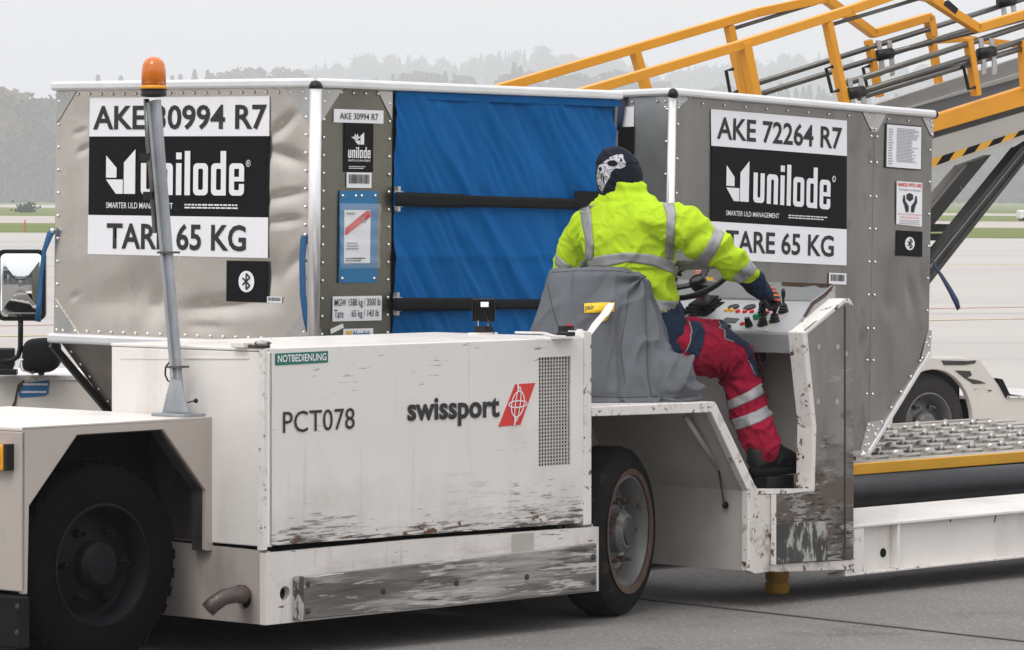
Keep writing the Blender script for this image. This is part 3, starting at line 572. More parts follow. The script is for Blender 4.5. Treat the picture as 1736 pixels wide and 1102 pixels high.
gus(A, [(aL-.012, h1-.045), (aL+.11, h1-.045), (aL-.012, h1-.19)], C1); gus(A, [(aR+.02, h1-.045), (aR-.13, h1-.045), (aR+.02, h1-.20)], C1)
gus(A, [(aL-.012, s1+.005), (aL+.14, s1+.005), (aL-.012, s1+.16)], C1); gus(A, [(aR+.02, s1+.005), (aR-.14, s1+.005), (aR+.02, s1+.16)], C1)
gus(Bf, [(bL-.02, h1-.045), (bL+.115, h1-.045), (bL-.02, h1-.19)], C1); gus(Bf, [(s_door-.012, h1-.045), (s_door-.11, h1-.045), (s_door-.012, h1-.17)], C1); gus(Bf, [(.02, s1+.12), (.12, s1-.1), (.02, s1-.1)], C1)
# labels on the warm side panel
plate(A, 152.5, 164.5, 457, 231, 'number_label', 'lwhite', C1); plate(A, 151, 231, 455, 366.5, 'brand_label', 'lblack', C1); plate(A, 149.5, 366.5, 454.5, 434, 'tare_label', 'lwhite', C1)
text(A, 'AKE 30994 R7', (159, 178, 453.5, 220), 'ink', C1, .022); text(A, 'TARE 65 KG', (182, 379, 418, 424), 'ink', C1, .022)
polys(A, put(A, WM, (0, WMW, 0, 1.38), (240, 256, 415, 331)), 'wink', C1, 'wordmark'); polys(A, put(A, MARK, (0, 1, 0, 1), (181, 253, 230.5, 328.5)), 'wink', C1, 'emblem')
text(A, 'SMARTER ULD MANAGEMENT', (181, 343.5, 294, 353.5), 'wink', C1, .004); textlines(A, 314, 345, 412, 355, 2, 'wink', C1, 4, .5); text(A, '\u00ae', (418, 271, 426, 283), 'wink', C1)
bluetooth(A, 384.5, 442.5, 453.5, 512, C1); barcode(A, 453.5, 503, 478.5, 513, C1)
# labels on the corner panel
plate(Bf, 565.5, 186, 649.5, 208.5, 'number_label', 'lwhite', C1); text(Bf, 'AKE 30994 R7', (575, 192, 640, 203), 'ink', C1, .005)
plate(Bf, 583, 208.5, 632, 291.5, 'brand_label', 'lblack', C1, .003); polys(Bf, put(Bf, WM, (0, WMW, 0, 1.38), (589, 249, 627, 268)), 'wink', C1, 'wordmark')
polys(Bf, put(Bf, MARK, (0, 1, 0, 1), (600, 224, 616, 245)), 'wink', C1, 'emblem'); polys(Bf, put(Bf, [[[(0, .5), (.5, .7), (.6, 1), (.7, .6), (1, .55), (.7, .35), (.3, .3)]]], (0, 1, 0, 1), (594, 226, 612, 240)), 'wink', C1, 'emblem')
text(Bf, 'SMARTER ULD MANAGEMENT', (589, 270.5, 627, 274), 'wink', C1, .004); textlines(Bf, 590, 281, 626, 287, 2, 'wink', C1, 5)
barcode(Bf, 587, 292.5, 629, 318.5, C1); 
plate(Bf, 574, 323.5, 638.5, 479, 'document_pouch', 'bluest', C1, .006, .004); pr = Bf.rect(573, 345, 641, 455)
plate(Bf, 581.5, 356, 625.5, 446, 'paper', 'lwhite', C1, .008); 
a0, b0, t0, t1 = Bf.rect(582.5, 357, 624.5, 445); polys(Bf, [[[(a0, t1-.34*(t1-t0)), (a0, t1-.48*(t1-t0)), (b0, t1-.12*(t1-t0)), (b0, t1), (b0-.15*(b0-a0), t1)]]], 'red', C1, 'red_stripe', .0102)
class FrO(Fr): pass
def lift(fr, d): g = Fr(fr.T, fr.o+fr.n*d, fr.x, fr.y); return g
Bl = lift(Bf, .006)
textlines(Bl, 586, 410, 608, 424, 3, 'inkgrey', C1, 7, .5); textlines(Bl, 585, 436, 622, 444, 2, 'ink', C1, 8, .5); textlines(Bl, 586, 360, 604, 364, 1, 'inkgrey', C1, 9, .8); textlines(Bl, 611, 367, 622, 379, 3, 'inkgrey', C1, 19, .5)
MB().grid(lambda u, v: Bf.P(pr[0]+(pr[1]-pr[0])*u, pr[2]+(pr[3]-pr[2])*v, .013+.004*math.sin(u*9+v*5)+.003*math.sin(v*23)), 16, 24).build('pouch_film', 'pouch', C1, smooth=True)
rivets(Bl, [Bf.uv(*p) for p in ((579, 332), (601, 332), (611, 332), (634, 332), (578, 472), (632, 472))], 'rivets', C1, .008)
plate(Bf, 563.5, 502, 646.5, 544, 'weight_label', 'lwhite', C1); text(Bf, 'MGW 1588 kg / 3500 lb', (566, 506, 644, 522), 'ink', C1, .006); text(Bf, 'Tare', (566, 525, 581, 539), 'ink', C1, .006); text(Bf, '65 kg / 143 lb', (595, 525, 641, 540), 'ink', C1, .006)
tl = [Bf.at(*p, .004) for p in ((560, 566), (559, 558), (580, 548.5), (582, 555.5))]; MB().slab(tl, -Bf.n*.0015).build('tilted_label', 'lwhite', C1)
plate(Bf, 581.5, 557, 632, 578, 'maker_plate', 'lwhite', C1); text(Bf, 'Nordisk', (598, 560.5, 627, 572), 'bluest', C1, .03); polys(Bf, put(Bf, [[[(0, 0), (.3, 0), (.3, .55), (.5, .55), (.5, 0), (.62, 0), (.62, 1), (0, 1)]], [[(.74, 0), (1, 0), (1, 1), (.74, 1)]]], (0, 1, 0, 1), (586, 561, 595.5, 572)), 'yelb', C1, 'emblem')
# curtain door
cs0, cs1 = s_door+.004, w1-.012
def curt(u, v):
    s = cs0+(cs1-cs0)*u; t = .03+(h1-.075)*v; a = s*.85+t*.75
    z = .020*noise.noise(Vector((a*3.4, (s-t)*.5, 2)))+.009*(1-abs(noise.noise(Vector((a*6, (s-t)*.9, 7))))*3)+.004*(1-abs(noise.noise(Vector((a*15+s*3, (s-t)*2.2, 17))))*3.5)+.003*math.sin(v*2+u*3)-.008
    z += .006*math.exp(-((t-.25)/.03)**2)+.004*math.exp(-((t-.78)/.02)**2)
    return Bf.P(s, t, .006+z)
MB().grid(curt, 150, 110).build('curtain', 'curtain', C1, smooth=True)
MB().slab([Bf.P(cs0, h1-.075, .012), Bf.P(cs1, h1-.075, .012), Bf.P(cs1, h1-.044, .012), Bf.P(cs0, h1-.044, .012)], -Bf.n*.01).build('curtain_hem', 'curtain', C1)
def strapfn(s, t, off=.032): return Bf.P(s, t, off+.004*noise.noise(Vector((s*4, t*3, 1))))
for y0, y1, yb0, yb1, xb, xe in ((326, 349, 324, 351, 777, 965), (505, 526, 505, 528, 790, 965)):
    tA = Bf.uv(668, y0)[1]; tB = Bf.uv(668, y1)[1]; tm = (tA+tB)/2; hw = (tA-tB)/2
    se = Bf.uv(xb, (y0+y1)/2)[0]
    q = MB().grid(lambda u, v: strapfn(s_door+.03+(w1-.02-s_door-.03)*u, tm-.02*u-hw*.85+2*hw*.85*v), 60, 3); st = q.build('strap', 'webbing', C1, smooth=True); m_ = st.modifiers.new('s', 'SOLIDIFY'); m_.thickness = .003
    q = MB().grid(lambda u, v: strapfn(s_door-.02+(se-s_door+.02)*u, tm-.006*u-hw*1.05+2.1*hw*v, .039), 30, 3); st = q.build('strap_end', 'webbing', C1, smooth=True); m_ = st.modifiers.new('s', 'SOLIDIFY'); m_.thickness = .005
    bk = MB(); bk.box(s_door-.02, s_door+.035, -.03, -.022, tm+hw*.95, tm+hw*1.15); bk.box(s_door-.005, s_door+.012, -.034, -.012, tm+hw*.9, tm+hw*1.9); bk.box(s_door-.005, s_door+.012, -.034, -.012, tm-hw*1.8, tm-hw*.95); bk.box(s_door-.02, s_door+.035, -.03, -.022, tm-hw*1.15, tm-hw*.98); bk.build('buckle', 'steelbright', C1)
sx = Bf.uv(965, 338)[0]; q = MB().grid(lambda u, v: strapfn(sx+.25*u, Bf.uv(990, 337)[1]-.035+.07*v, .033), 8, 2).build('strap_end', 'webbing', C1); m_ = q.modifiers.new('s', 'SOLIDIFY'); m_.thickness = .005
def ribbon(fr, pts, wd, mat, name, parent, offs):
    q = MB(); L_, R_ = [], []
    P = [fr.uv(*p) for p in pts]; n = len(P); V = []
    for i, (s, t) in enumerate(P):
        a = P[max(i-1, 0)]; b = P[min(i+1, n-1)]; dd = Vector((b[0]-a[0], b[1]-a[1])).normalized(); nn = Vector((-dd.y, dd.x))*wd[i]/2
        V += [fr.P(s+nn.x, t+nn.y, offs[i]), fr.P(s-nn.x, t-nn.y, offs[i]+.004)]
    q.add(V, [(2*i, 2*i+2, 2*i+3, 2*i+1) for i in range(n-1)]); o = q.build(name, mat, parent, smooth=True); m_ = o.modifiers.new('s', 'SOLIDIFY'); m_.thickness = .004; return o
ribbon(A, [(522, 397), (519, 405), (520, 440), (521, 500), (523, 540), (526, 562)], [.03, .032, .03, .03, .028, .026], 'bluestrap', 'pull_strap', C1, [.01, .016, .028, .028, .016, .008])
ribbon(A, [(95, 389), (91, 398), (84, 425), (79, 465), (76, 510), (73, 545)], [.034, .034, .022, .022, .026, .034], 'bluestrap', 'pull_strap', C1, [.012, .02, .03, .03, .03, .03])
rivets(lift(A, .022), [A.uv(95, 391)], 'strap_rivet', C1, .013); rivets(lift(A, .018), [A.uv(522, 398)], 'strap_rivet', C1, .009)

# ---- container 2
T2 = rotT((.7236, 19.9413, .478), (-.798, 2.451, 43.611)); w2, d2, h2, s2, c2 = 1.8909, 1.534, 1.7428, .5233, .4707
C2 = thing('air_cargo_container', 'grey cargo container with three stickers by its right edge in front of driver', 'cargo container', T2)
D = Fr(T2, (0, 0, 0), (1, 0, 0), (0, 0, 1)); E_ = Fr(T2, (0, d2, 0), (0, -1, 0), (0, 0, 1))
clipR = lambda s, t: min(s, w2-.012-c2*max(0, 1-t/s2))
s_seam = D.uv(1479, 400)[0]
dentgrid(D, .012, s_seam-.001, .01, h2-.01, .007, 1.3, 60, 50, [D.uv(1445, 260)+(.03, .015, .5, .006), D.uv(1460, 480)+(.02, .2, 0, .004)]).build('side_panel', 'alu3', C2, smooth=True)
dentgrid(D, s_seam+.001, w2-.012, .01, h2-.01, .008, 4.3, 26, 60, [D.uv(1570, 500)+(.03, .12, .3, .012), D.uv(1545, 500)+(.03, .1, .3, .008), D.uv(1510, 520)+(.04, .05, .3, .006)], clip=clipR).build('side_panel', 'alu3', C2, smooth=True)
MB().slab([(.02, .02, .02), (.02, .02, h2-.02), (w2-.03, .02, h2-.02), (w2-.03, .02, s2), (w2-c2-.02, .02, .02)], (0, d2-.04, 0)).build('inner_light_block', 'overhang', C2)  # solid core added so that no light passes through
dentgrid(E_, .01, d2-.01, .01, h2-.01, .006, 6.1, 30, 30).build('end_panel', 'aluside', C2, smooth=True)
MB().slab([(0.01, 0, h2-.02), (w2-.01, 0, h2-.02), (w2-.01, d2, h2-.02), (0.01, d2, h2-.02)], (0, 0, .012)).build('roof', 'alu2', C2)
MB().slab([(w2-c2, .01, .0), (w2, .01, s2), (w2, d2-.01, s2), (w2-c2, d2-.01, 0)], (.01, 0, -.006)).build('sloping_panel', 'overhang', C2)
MB().slab([(w2-.01, .01, s2), (w2-.01, d2-.01, s2), (w2-.01, d2-.01, h2-.01), (w2-.01, .01, h2-.01)], (.008, 0, 0)).build('end_panel', 'alu2', C2)
MB().box(0, w2-c2, 0, d2, 0, .03).build('base', 'gusset', C2)
rh = .019
rail(C2, (0, -.012, h2-rh), (w2-.01, -.012, h2-rh), .034, 2*rh, 'top_rail'); rail(C2, (-.012, 0, h2-rh), (-.012, d2, h2-rh), .034, 2*rh, 'top_rail'); rail(C2, (w2, 0.0, h2-rh), (w2, d2, h2-rh), .03, 2*rh, 'top_rail'); rail(C2, (0, d2, h2-rh), (w2, d2, h2-rh), .034, 2*rh, 'top_rail')
MB().tube([(-.004, -.004, .0), (-.004, -.004, h2-.03)], .02, 14).build('corner_post', 'rail', C2, smooth=True); MB().ball((-.004, -.006, h2-.03), (.026, .026, .028), 14, 8).build('corner_cap', 'black', C2, smooth=True); MB().ball((w2-.005, -.008, h2-.02), (.018, .02, .022), 12, 8).build('corner_cap', 'black', C2, smooth=True)
rail(C2, (w2-.004, 0, s2-.01), (w2-.004, 0, h2-.04), .016, .018, 'corner_post', 'rail', .003); rail(C2, (w2-.004, 0, s2), (w2-c2, 0, .0), .018, .022, 'sloping_rail', 'rail', .003)
yR = h2-.062
dl = .028; rivets(D, along((dl+.03, yR), (w2-.05, yR), .149), 'rivets', C2, .007); rivets(D, along((dl+.01, .1), (dl+.01, h2-.17), .165), 'rivets', C2); 
for o_ in (-.022, .022): rivets(D, [(s_seam+o_, D.uv(1479, y)[1]) for y in (231, 275, 333, 388, 444, 500, 557, 611, 668)], 'rivets', C2, .0075)
rivets(D, along((w2-.028, s2+.05), (w2-.028, h2-.2), .155), 'rivets', C2, .007)
rivets(D, [(w2-.03-c2*k, s2-s2*k+.01) for k in (.1, .25, .4, .55, .7, .8, .9)], 'rivets', C2, .008); rivets(E_, along((d2-.035, .1), (d2-.035, h2-.1), .16), 'rivets', C2); rivets(E_, along((.1, h2-.06), (d2-.1, h2-.06), .16), 'rivets', C2)
def gpx(fr, P, parent, riv=()):
    gus(fr, [fr.uv(*p) for p in P], parent); rivets(lift(fr, .004), [fr.uv(*p) for p in riv], 'rivets', parent, .007)
gpx(D, [(1459, 183.5), (1504, 188), (1487, 224), (1477, 223)], C2, [(1465, 188), (1476, 191), (1482, 192), (1498, 192), (1477, 218), (1483, 219), (1490, 191)])
gpx(D, [(1560, 193), (1582, 196), (1582, 232), (1578, 230)], C2, [(1565, 197), (1577, 205), (1579, 214), (1579, 228)])
gpx(D, [(1143, 158), (1173, 161), (1143, 190)], C2, [(1150, 163), (1157, 164), (1168, 165), (1149, 172), (1149, 183)])
gpx(E_, [(1134, 158), (1106, 159), (1134, 186)], C2, [(1128, 163), (1118, 162), (1109, 163), (1129, 172), (1129, 182)])
gpx(D, [(1470, 716), (1499, 711), (1473, 774), (1456, 775)], C2, [(1472, 720), (1471, 730), (1478, 722), (1468, 742), (1466, 755), (1493, 715), (1483, 738), (1462, 766), (1487, 728), (1472, 763)])
gpx(D, [(1573, 560), (1579, 560), (1577, 596), (1560, 612)], C2, [(1575, 572), (1573, 586), (1562, 607)])
plate(D, 1205, 188.5, 1434.8, 264, 'number_label', 'lwhite', C2)
def D_quad(P, name, mat, off=.003):
    return MB().slab([D.at(*p, off) for p in P], -D.n*.0015).build(name, mat, C2)
bpy.data.objects.remove(bpy.data.objects[[o.name for o in C2.children if o.name.startswith('number_label')][0]])
D_quad([(1205.5, 247), (1435, 264.5), (1435, 204.5), (1204.6, 185)], 'number_label', 'lwhite'); D_quad([(1205.5, 375), (1434.7, 388.5), (1435, 264.6), (1205.8, 247.1)], 'brand_label', 'lblack'); D_quad([(1204, 439.5), (1434.3, 450), (1434.6, 388.8), (1205, 375.2)], 'tare_label', 'lwhite')
def tq(s, TL, TR, BL, mat, bold=.02):       # text box given by its top-left, top-right and bottom-left pixel
    a, t1 = D.uv(*TL); b, t1b = D.uv(*TR); _, t0 = D.uv(*BL); sl = (t1b-t1)/(b-a); o = text(D, s, (a, b, t0, t1, 0), mat, C2, bold)
    for v in o.data.vertices:
        q_ = v.co-D.o; v.co = v.co+D.y*sl*(q_.dot(D.x)-a)
    return o
def mq(shapes, src, TL, TR, BL, name):
    a, t1 = D.uv(*TL); b, t1b = D.uv(*TR); _, t0 = D.uv(*BL); sl = (t1b-t1)/(b-a); x0, x1, y0, y1 = src
    S = [[[(a+(x-x0)/(x1-x0)*(b-a), t0+(y-y0)/(y1-y0)*(t1-t0)+sl*(x-x0)/(x1-x0)*(b-a)) for x, y in lp] for lp in sh] for sh in shapes]; polys(D, S, 'wink', C2, name)
tq('AKE 72264 R7', (1215, 197), (1427, 216), (1215, 236), 'ink'); tq('TARE 65 KG', (1230, 389), (1413, 399), (1230, 427), 'ink')
mq(WM, (0, WMW, 0, 1.38), (1277, 273), (1407.5, 287), (1277, 343), 'wordmark'); mq(MARK, (0, 1, 0, 1), (1231, 270), (1269.5, 273), (1231, 340), 'emblem')
tq('SMARTER ULD MANAGEMENT', (1230, 356.5), (1320, 362), (1230, 365), 'wink', .004); textlines(D, 1335.5, 365, 1407, 373, 2, 'wink', C2, 3); tq('\u00ae', (1410, 298), (1416, 298), (1410, 309), 'wink')
barcode(D, 1405, 463, 1434, 482, C2)
D_quad([(1500, 284.5), (1561.5, 289), (1562.5, 213.5), (1501, 208.5)], 'document_frame', 'ink'); D_quad([(1502, 282.5), (1560, 287), (1561, 215.5), (1503, 211)], 'document', 'lwhite', .0045)
Dl = lift(D, .002); textlines(Dl, 1519, 218, 1557, 276, 24, 'inkgrey', C2, 11, .5); textlines(Dl, 1505, 217, 1514, 280, 14, 'inkgrey', C2, 12, .4)
D_quad([(1519, 380), (1562, 384.5), (1562.8, 310), (1519.8, 307)], 'care_notice', 'lwhite'); text(D, 'HANDLE WITH CARE', (1521.5, 310.5, 1561.5, 317), 'red', C2, .03); text(D, 'This container is an aircraft part', (1523, 320, 1560, 325), 'ink', C2)
hand = [[(.42, 0), (.42, .35), (.2, .62), (.14, .95), (.04, .95), (0, .6), (.12, .38), (.22, .0)]]; hand2 = [[(1-x, y) for x, y in hand[0]]][0]
polys(D, put(D, [hand, [hand2]], (0, 1, 0, 1), (1529, 330, 1554, 360)), 'ink', C2, 'care_symbol'); polys(D, put(D, [[[(0, .3), (.5, 0), (1, .3), (1, .8), (.5, 1), (0, .8)]]], (0, 1, 0, 1), (1535.5, 327, 1547, 342)), 'ink', C2, 'care_symbol')
text(D, "DON'T PUT THE SAFETY OF PASSENGERS,", (1521, 362.5, 1561, 365.5), 'red', C2); text(D, 'CREWS AND AIRCRAFT AT RISK', (1525, 367.5, 1557, 370.5), 'red', C2); textlines(D, 1524, 372.5, 1560, 381, 3, 'inkgrey', C2, 14, .4)
bluetooth(D, 1519.5, 391.5, 1563, 434.5, C2)
# things on the narrow end: blue strap, part of labels
plate(E_, 1048, 181, 1075, 215, 'number_label', 'lwhite', C2); plate(E_, 1048, 215, 1075, 262, 'brand_label', 'lblack', C2)
ribbon(E_, [(1059, 156), (1059, 165), (1058, 185), (1056, 205), (1054, 222)], [.03, .035, .04, .035, .03], 'navystrap', 'pull_strap', C2, [.005, .01, .02, .02, .02])
ribbon(D, [(1581, 440), (1583, 452), (1590, 470), (1598, 492), (1606, 512), (1610, 524)], [.014, .018, .026, .034, .04, .03], 'navystrap', 'pull_strap', C2, [.0, .01, .03, .05, .06, .06])

for i, (p0, p1) in enumerate((((3.1, 14.8), (-1.2, 20)), ((8.6, 18.6), (4.2, 24)))):
    a_, b_ = Vector((*p0, .001)), Vector((*p1, .001)); n_ = Vector((-(b_-a_).y, (b_-a_).x, 0)).normalized()*.009
    struct(MB().slab([a_-n_+Vector((0, 0, .004)), b_-n_+Vector((0, 0, .004)), b_+n_+Vector((0, 0, .004)), a_+n_+Vector((0, 0, .004))], (0, 0, -.004)).build('pavement_joint', 'joint'))
# ================================================================= CONTAINER TRANSPORTER
TT = Matrix.Translation((-.892, 15.483, 0)) @ Matrix.Rotation(rad(47), 4, 'Z')
V = thing('container_transporter', 'worn white container transporter with red logo and driver platform', 'airport vehicle', TT)
def S(b): return Fr(TT, (0, b, 0), (1, 0, 0), (0, 0, 1))
def En(a): return Fr(TT, (a, 0, 0), (0, -1, 0), (0, 0, 1))
def Zf(z): return Fr(TT, (0, 0, z), (1, 0, 0), (0, 1, 0))
def sp(px, py, b=0): return S(b).at(px, py)
def ep(px, py, a=0): return En(a).at(px, py)
def zp(px, py, z): return Zf(z).at(px, py)
def sslab(pix, b, depth, name, mat, parent=V, **k):      # outline on a plane parallel to the side, given real depth inwards
    return MB().slab([sp(*p, b) for p in pix], (0, depth, 0)).build(name, mat, parent, **k)
def holeplate(fr, outer, holes, depth, name, mat, parent, hmat=None, bevel=0):
    lp = [[Vector((x, y, 0)) for x, y in o] for o in [outer]+holes]; fl = [p for l in lp for p in l]; n = len(fl); tr = tessellate_polygon(lp); q = MB()
    vs = [fr.P(p.x, p.y) for p in fl]+[fr.P(p.x, p.y, -depth) for p in fl]; fs = [tuple(t) for t in tr]+[tuple(i+n for i in t[::-1]) for t in tr]; k = 0
    for l in lp:
        m = len(l)
        for i in range(m): j = (i+1) % m; fs.append((k+i, k+j, k+j+n, k+i+n))
        k += m
    q.add(vs, fs); return q.build(name, mat, parent)
def circ(c, r, n=20, ry=None): return [(c[0]+r*math.cos(2*math.pi*i/n), c[1]+(ry or r)*math.sin(2*math.pi*i/n)) for i in range(n)]
Z1 = 1.148; bx = .859
# engine box
MB().box(.006, 1.735, .03, bx, .42, Z1-.012).build('engine_box', 'paint', V, bevel=.008)
MB().box(-.004, 1.765, .004, bx+.004, Z1-.012, Z1).build('engine_box_lid', 'paint', V, bevel=.004)
MB().box(-.002, .022, .0, bx, .42, Z1-.014).build('end_panel', 'paint', V, bevel=.004)
e0 = Fr(TT, (-.004, 0, 0), (0, -1, 0), (0, 0, 1)); q = MB(); 
a_, b_ = e0.uv(203, 607), e0.uv(422, 607); MB().bar(e0.P(*a_), e0.P(*b_), .004, .006).build('pressed_line', 'paint', V)
fr0 = S(0); u = fr0.uv
gx0, gx1 = u(913.5, 697)[0], u(967.5, 697)[0]; gz1, gz0 = (u(914, 606)[1]+u(967, 604)[1])/2, (u(914, 791)[1]+u(967, 788)[1])/2
holeplate(fr0, [u(457.5, 925), u(989, 886), u(989, 573), u(457.5, 592)], [[(gx0, gz0), (gx1, gz0), (gx1, gz1), (gx0, gz1)]], .014, 'side_door', 'panel', V)
MB().box(gx0-.01, gx1+.01, .024, .03, gz0-.01, gz1+.01).build('vent_recess', 'blackmat', V)
q = MB(); nc, nr = 11, 31
for i in range(nc+1): x = gx0+(gx1-gx0)*i/nc; q.box(x-.0028, x+.0028, .003, .006, gz0, gz1)
for j in range(nr+1): z = gz0+(gz1-gz0)*j/nr; q.box(gx0, gx1, .0062, .009, z-.0026, z+.0026)
q.build('vent_grille', M('grille_paint', (.5, .48, .45), .5), V, kind='stuff')
q = MB(); rr = random.Random(4)
for i in range(26):
    x = gx0+rr.uniform(.01, .6)*(gx1-gx0); z = gz1-rr.uniform(.02, .5)*(gz1-gz0); q.box(x, x+rr.uniform(.005, .02), .017, .022, z, z+rr.uniform(.003, .012))
q.build('engine_glint', 'exh', V, kind='stuff')
MB().slab([sp(p[0], p[1], -.004) for p in ((991, 561), (1003, 562), (1003, 889), (990, 891))], (0, .09, 0)).build('door_post', 'edge', V, bevel=.003)
sslab([(449, 592), (456, 592), (453, 932), (446, 933)], .004, .03, 'door_post', 'edge')
# skirt beneath the door, with its open hole, and the rub board
uh = u(482, 1006); s1f = S(-.004)
holeplate(s1f, [s1f.uv(450, 1060), s1f.uv(1015, 1002), s1f.uv(1015, 893), s1f.uv(700, 915), s1f.uv(450, 938)], [circ(uh, .027)], .03, 'skirt', 'skirt', V)
MB().lathe([(.027, 0), (.027, .05)], s1f.P(*uh, -.03), (0, 1, 0), 20).build('skirt_hole', 'blackmat', V)
MB().slab([sp(450, 938, .026), sp(1015, 893, .026), sp(1015, 893, .10), sp(450, 938, .10)], (0, 0, -.012)).build('skirt_ledge', 'edge', V)
MB().slab([(1.80, .027, .14), (1.80, .5, .14), (1.80, .5, .40), (1.80, .027, .40)], (.01, 0, 0)).build('skirt_end', 'inner', V)
sslab([(509, 979), (1012, 921), (1012, 1002), (509, 1051)], -.026, .022, 'rub_board', 'rub', bevel=.004)
sslab([(505, 978), (515, 977), (515, 1051), (505, 1052)], -.03, .026, 'rub_bracket', 'scuffplate')
for p in ((522, 990), (522, 1036), (650, 1002), (774, 988), (893, 978), (1006, 944), (1006, 986)): MB().lathe([(.012, 0), (.012, .003), (.006, .004)], sp(*p, -.0265), (0, -1, 0), 12).build('bolt', 'dsteel', V)
sslab([(868, 906), (905, 903), (905, 945), (868, 949)], -.0055, .001, 'tape_patch', 'lgrey')
fb_ = .30
# wall under the box end, exhaust
e1 = En(0); hx = e1.uv(413, 1014)
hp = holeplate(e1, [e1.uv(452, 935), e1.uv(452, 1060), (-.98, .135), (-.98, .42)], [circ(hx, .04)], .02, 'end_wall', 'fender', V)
MB().box(.03, .04, .02, 1, .13, .42).build('end_wall_lining', 'blackmat', V)
MB().box(-.010, -.0045, fb_+.021, .94, .425, .862).build('arch_shade_panel', 'arch_shade_grime', V)  # dark sheet added where the inner wall lies in shade
pth = [ep(420, 1007, .06), ep(412, 1007, -.03), ep(400, 1008, -.10), ep(380, 1012, -.16), ep(362, 1024, -.19), ep(352, 1034, -.205)]
MB().tube(pth, [.029, .029, .030, .030, .03, .03], 14).build('exhaust_pipe', 'exh', V, smooth=True)
MB().tube([pth[1]+Vector((.004, 0, 0)), pth[1]-Vector((.022, 0, 0))], .034, 14).build('exhaust_clamp', 'rustm', V)
# fender
fb = .30; f1 = S(fb); fu = f1.uv
outer = [fu(38, 724), fu(362, 706), fu(362, 935), fu(349, 934), fu(349, 832), fu(276, 728), fu(132, 737), fu(50, 858), fu(47, 1008), fu(38, 1008)]
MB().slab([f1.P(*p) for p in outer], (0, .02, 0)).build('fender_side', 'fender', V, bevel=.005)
zf = .888
MB().box(-.925, -.002, fb, 1.45, zf-.02, zf).build('fender_top', 'paint', V, bevel=.008)
lip = [fu(50, 858), fu(132, 737), fu(276, 728), fu(349, 832), fu(349, 934)]
for p, r_ in zip(lip, lip[1:]): MB().bar(f1.P(*p, -.045), f1.P(*r_, -.045), .012, .05, (0, 1, 0)).build('arch_lip', 'arch_shade_grime', V)
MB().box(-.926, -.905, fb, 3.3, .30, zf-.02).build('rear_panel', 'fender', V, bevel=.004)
MB().box(-.95, -.90, fb-.02, 3.3, .10, .285).build('rear_bumper', 'blackmat', V, bevel=.008)
for p in ((30, 1028), (29, 1072)): MB().lathe([(.01, 0), (.008, .006)], En(-.95).at(*p), (-1, 0, 0), 10).build('bolt', 'dsteel', V)
MB().box(-.60, -.02, .95, 1.0, .2, zf-.03).build('wheel_arch_back', 'blackmat', V)
MB().box(-.9, -.02, .62, .95, .6, zf-.03).build('wheel_arch_roof', 'blackmat', V)
lf = En(-.93); la = lf.at(3, 775); lamp = MB().box(-.965, -.927, la.y-.045, la.y+.045, la.z-.045, la.z+.045).build('marker_lamp', 'ladder', V, bevel=.006)
lb_ = lf.at(20, 775); MB().box(-.96, -.927, lb_.y-.008, lb_.y+.012, lb_.z-.047, lb_.z+.047).build('lamp_bracket', 'black', V)
MB().lathe([(.022, 0), (.02, .012), (.0, .016)], (-.965, la.y-.01, la.z), (-1, 0, 0), 14).build('lamp_lens', 'amber', lamp)
# main deck behind
MB().box(-.90, 4.25, 1.46, 3.75, .11, .56).build('chassis', 'blackmat', V)  # unseen box, set low to block light under the vehicle
MB().box(-.2, 1.7, bx+.01, 1.46, .13, .56).build('underbody_light_block', 'blackmat', V); MB().box(.10, 1.70, .12, .84, .16, .42).build('engine_tray', 'blackmat', V)  # unseen fill between, added to keep the ground beneath dark
MB().box(-.90, 4.25, 1.46, 3.75, .56, .60).build('deck', 'bed', V)
for i in range(18):
    a = .1+i*.235; MB().cyl((a, 1.62, .625), (a, 3.6, .625), .025, 10).build('deck_roller', 'disc', V)
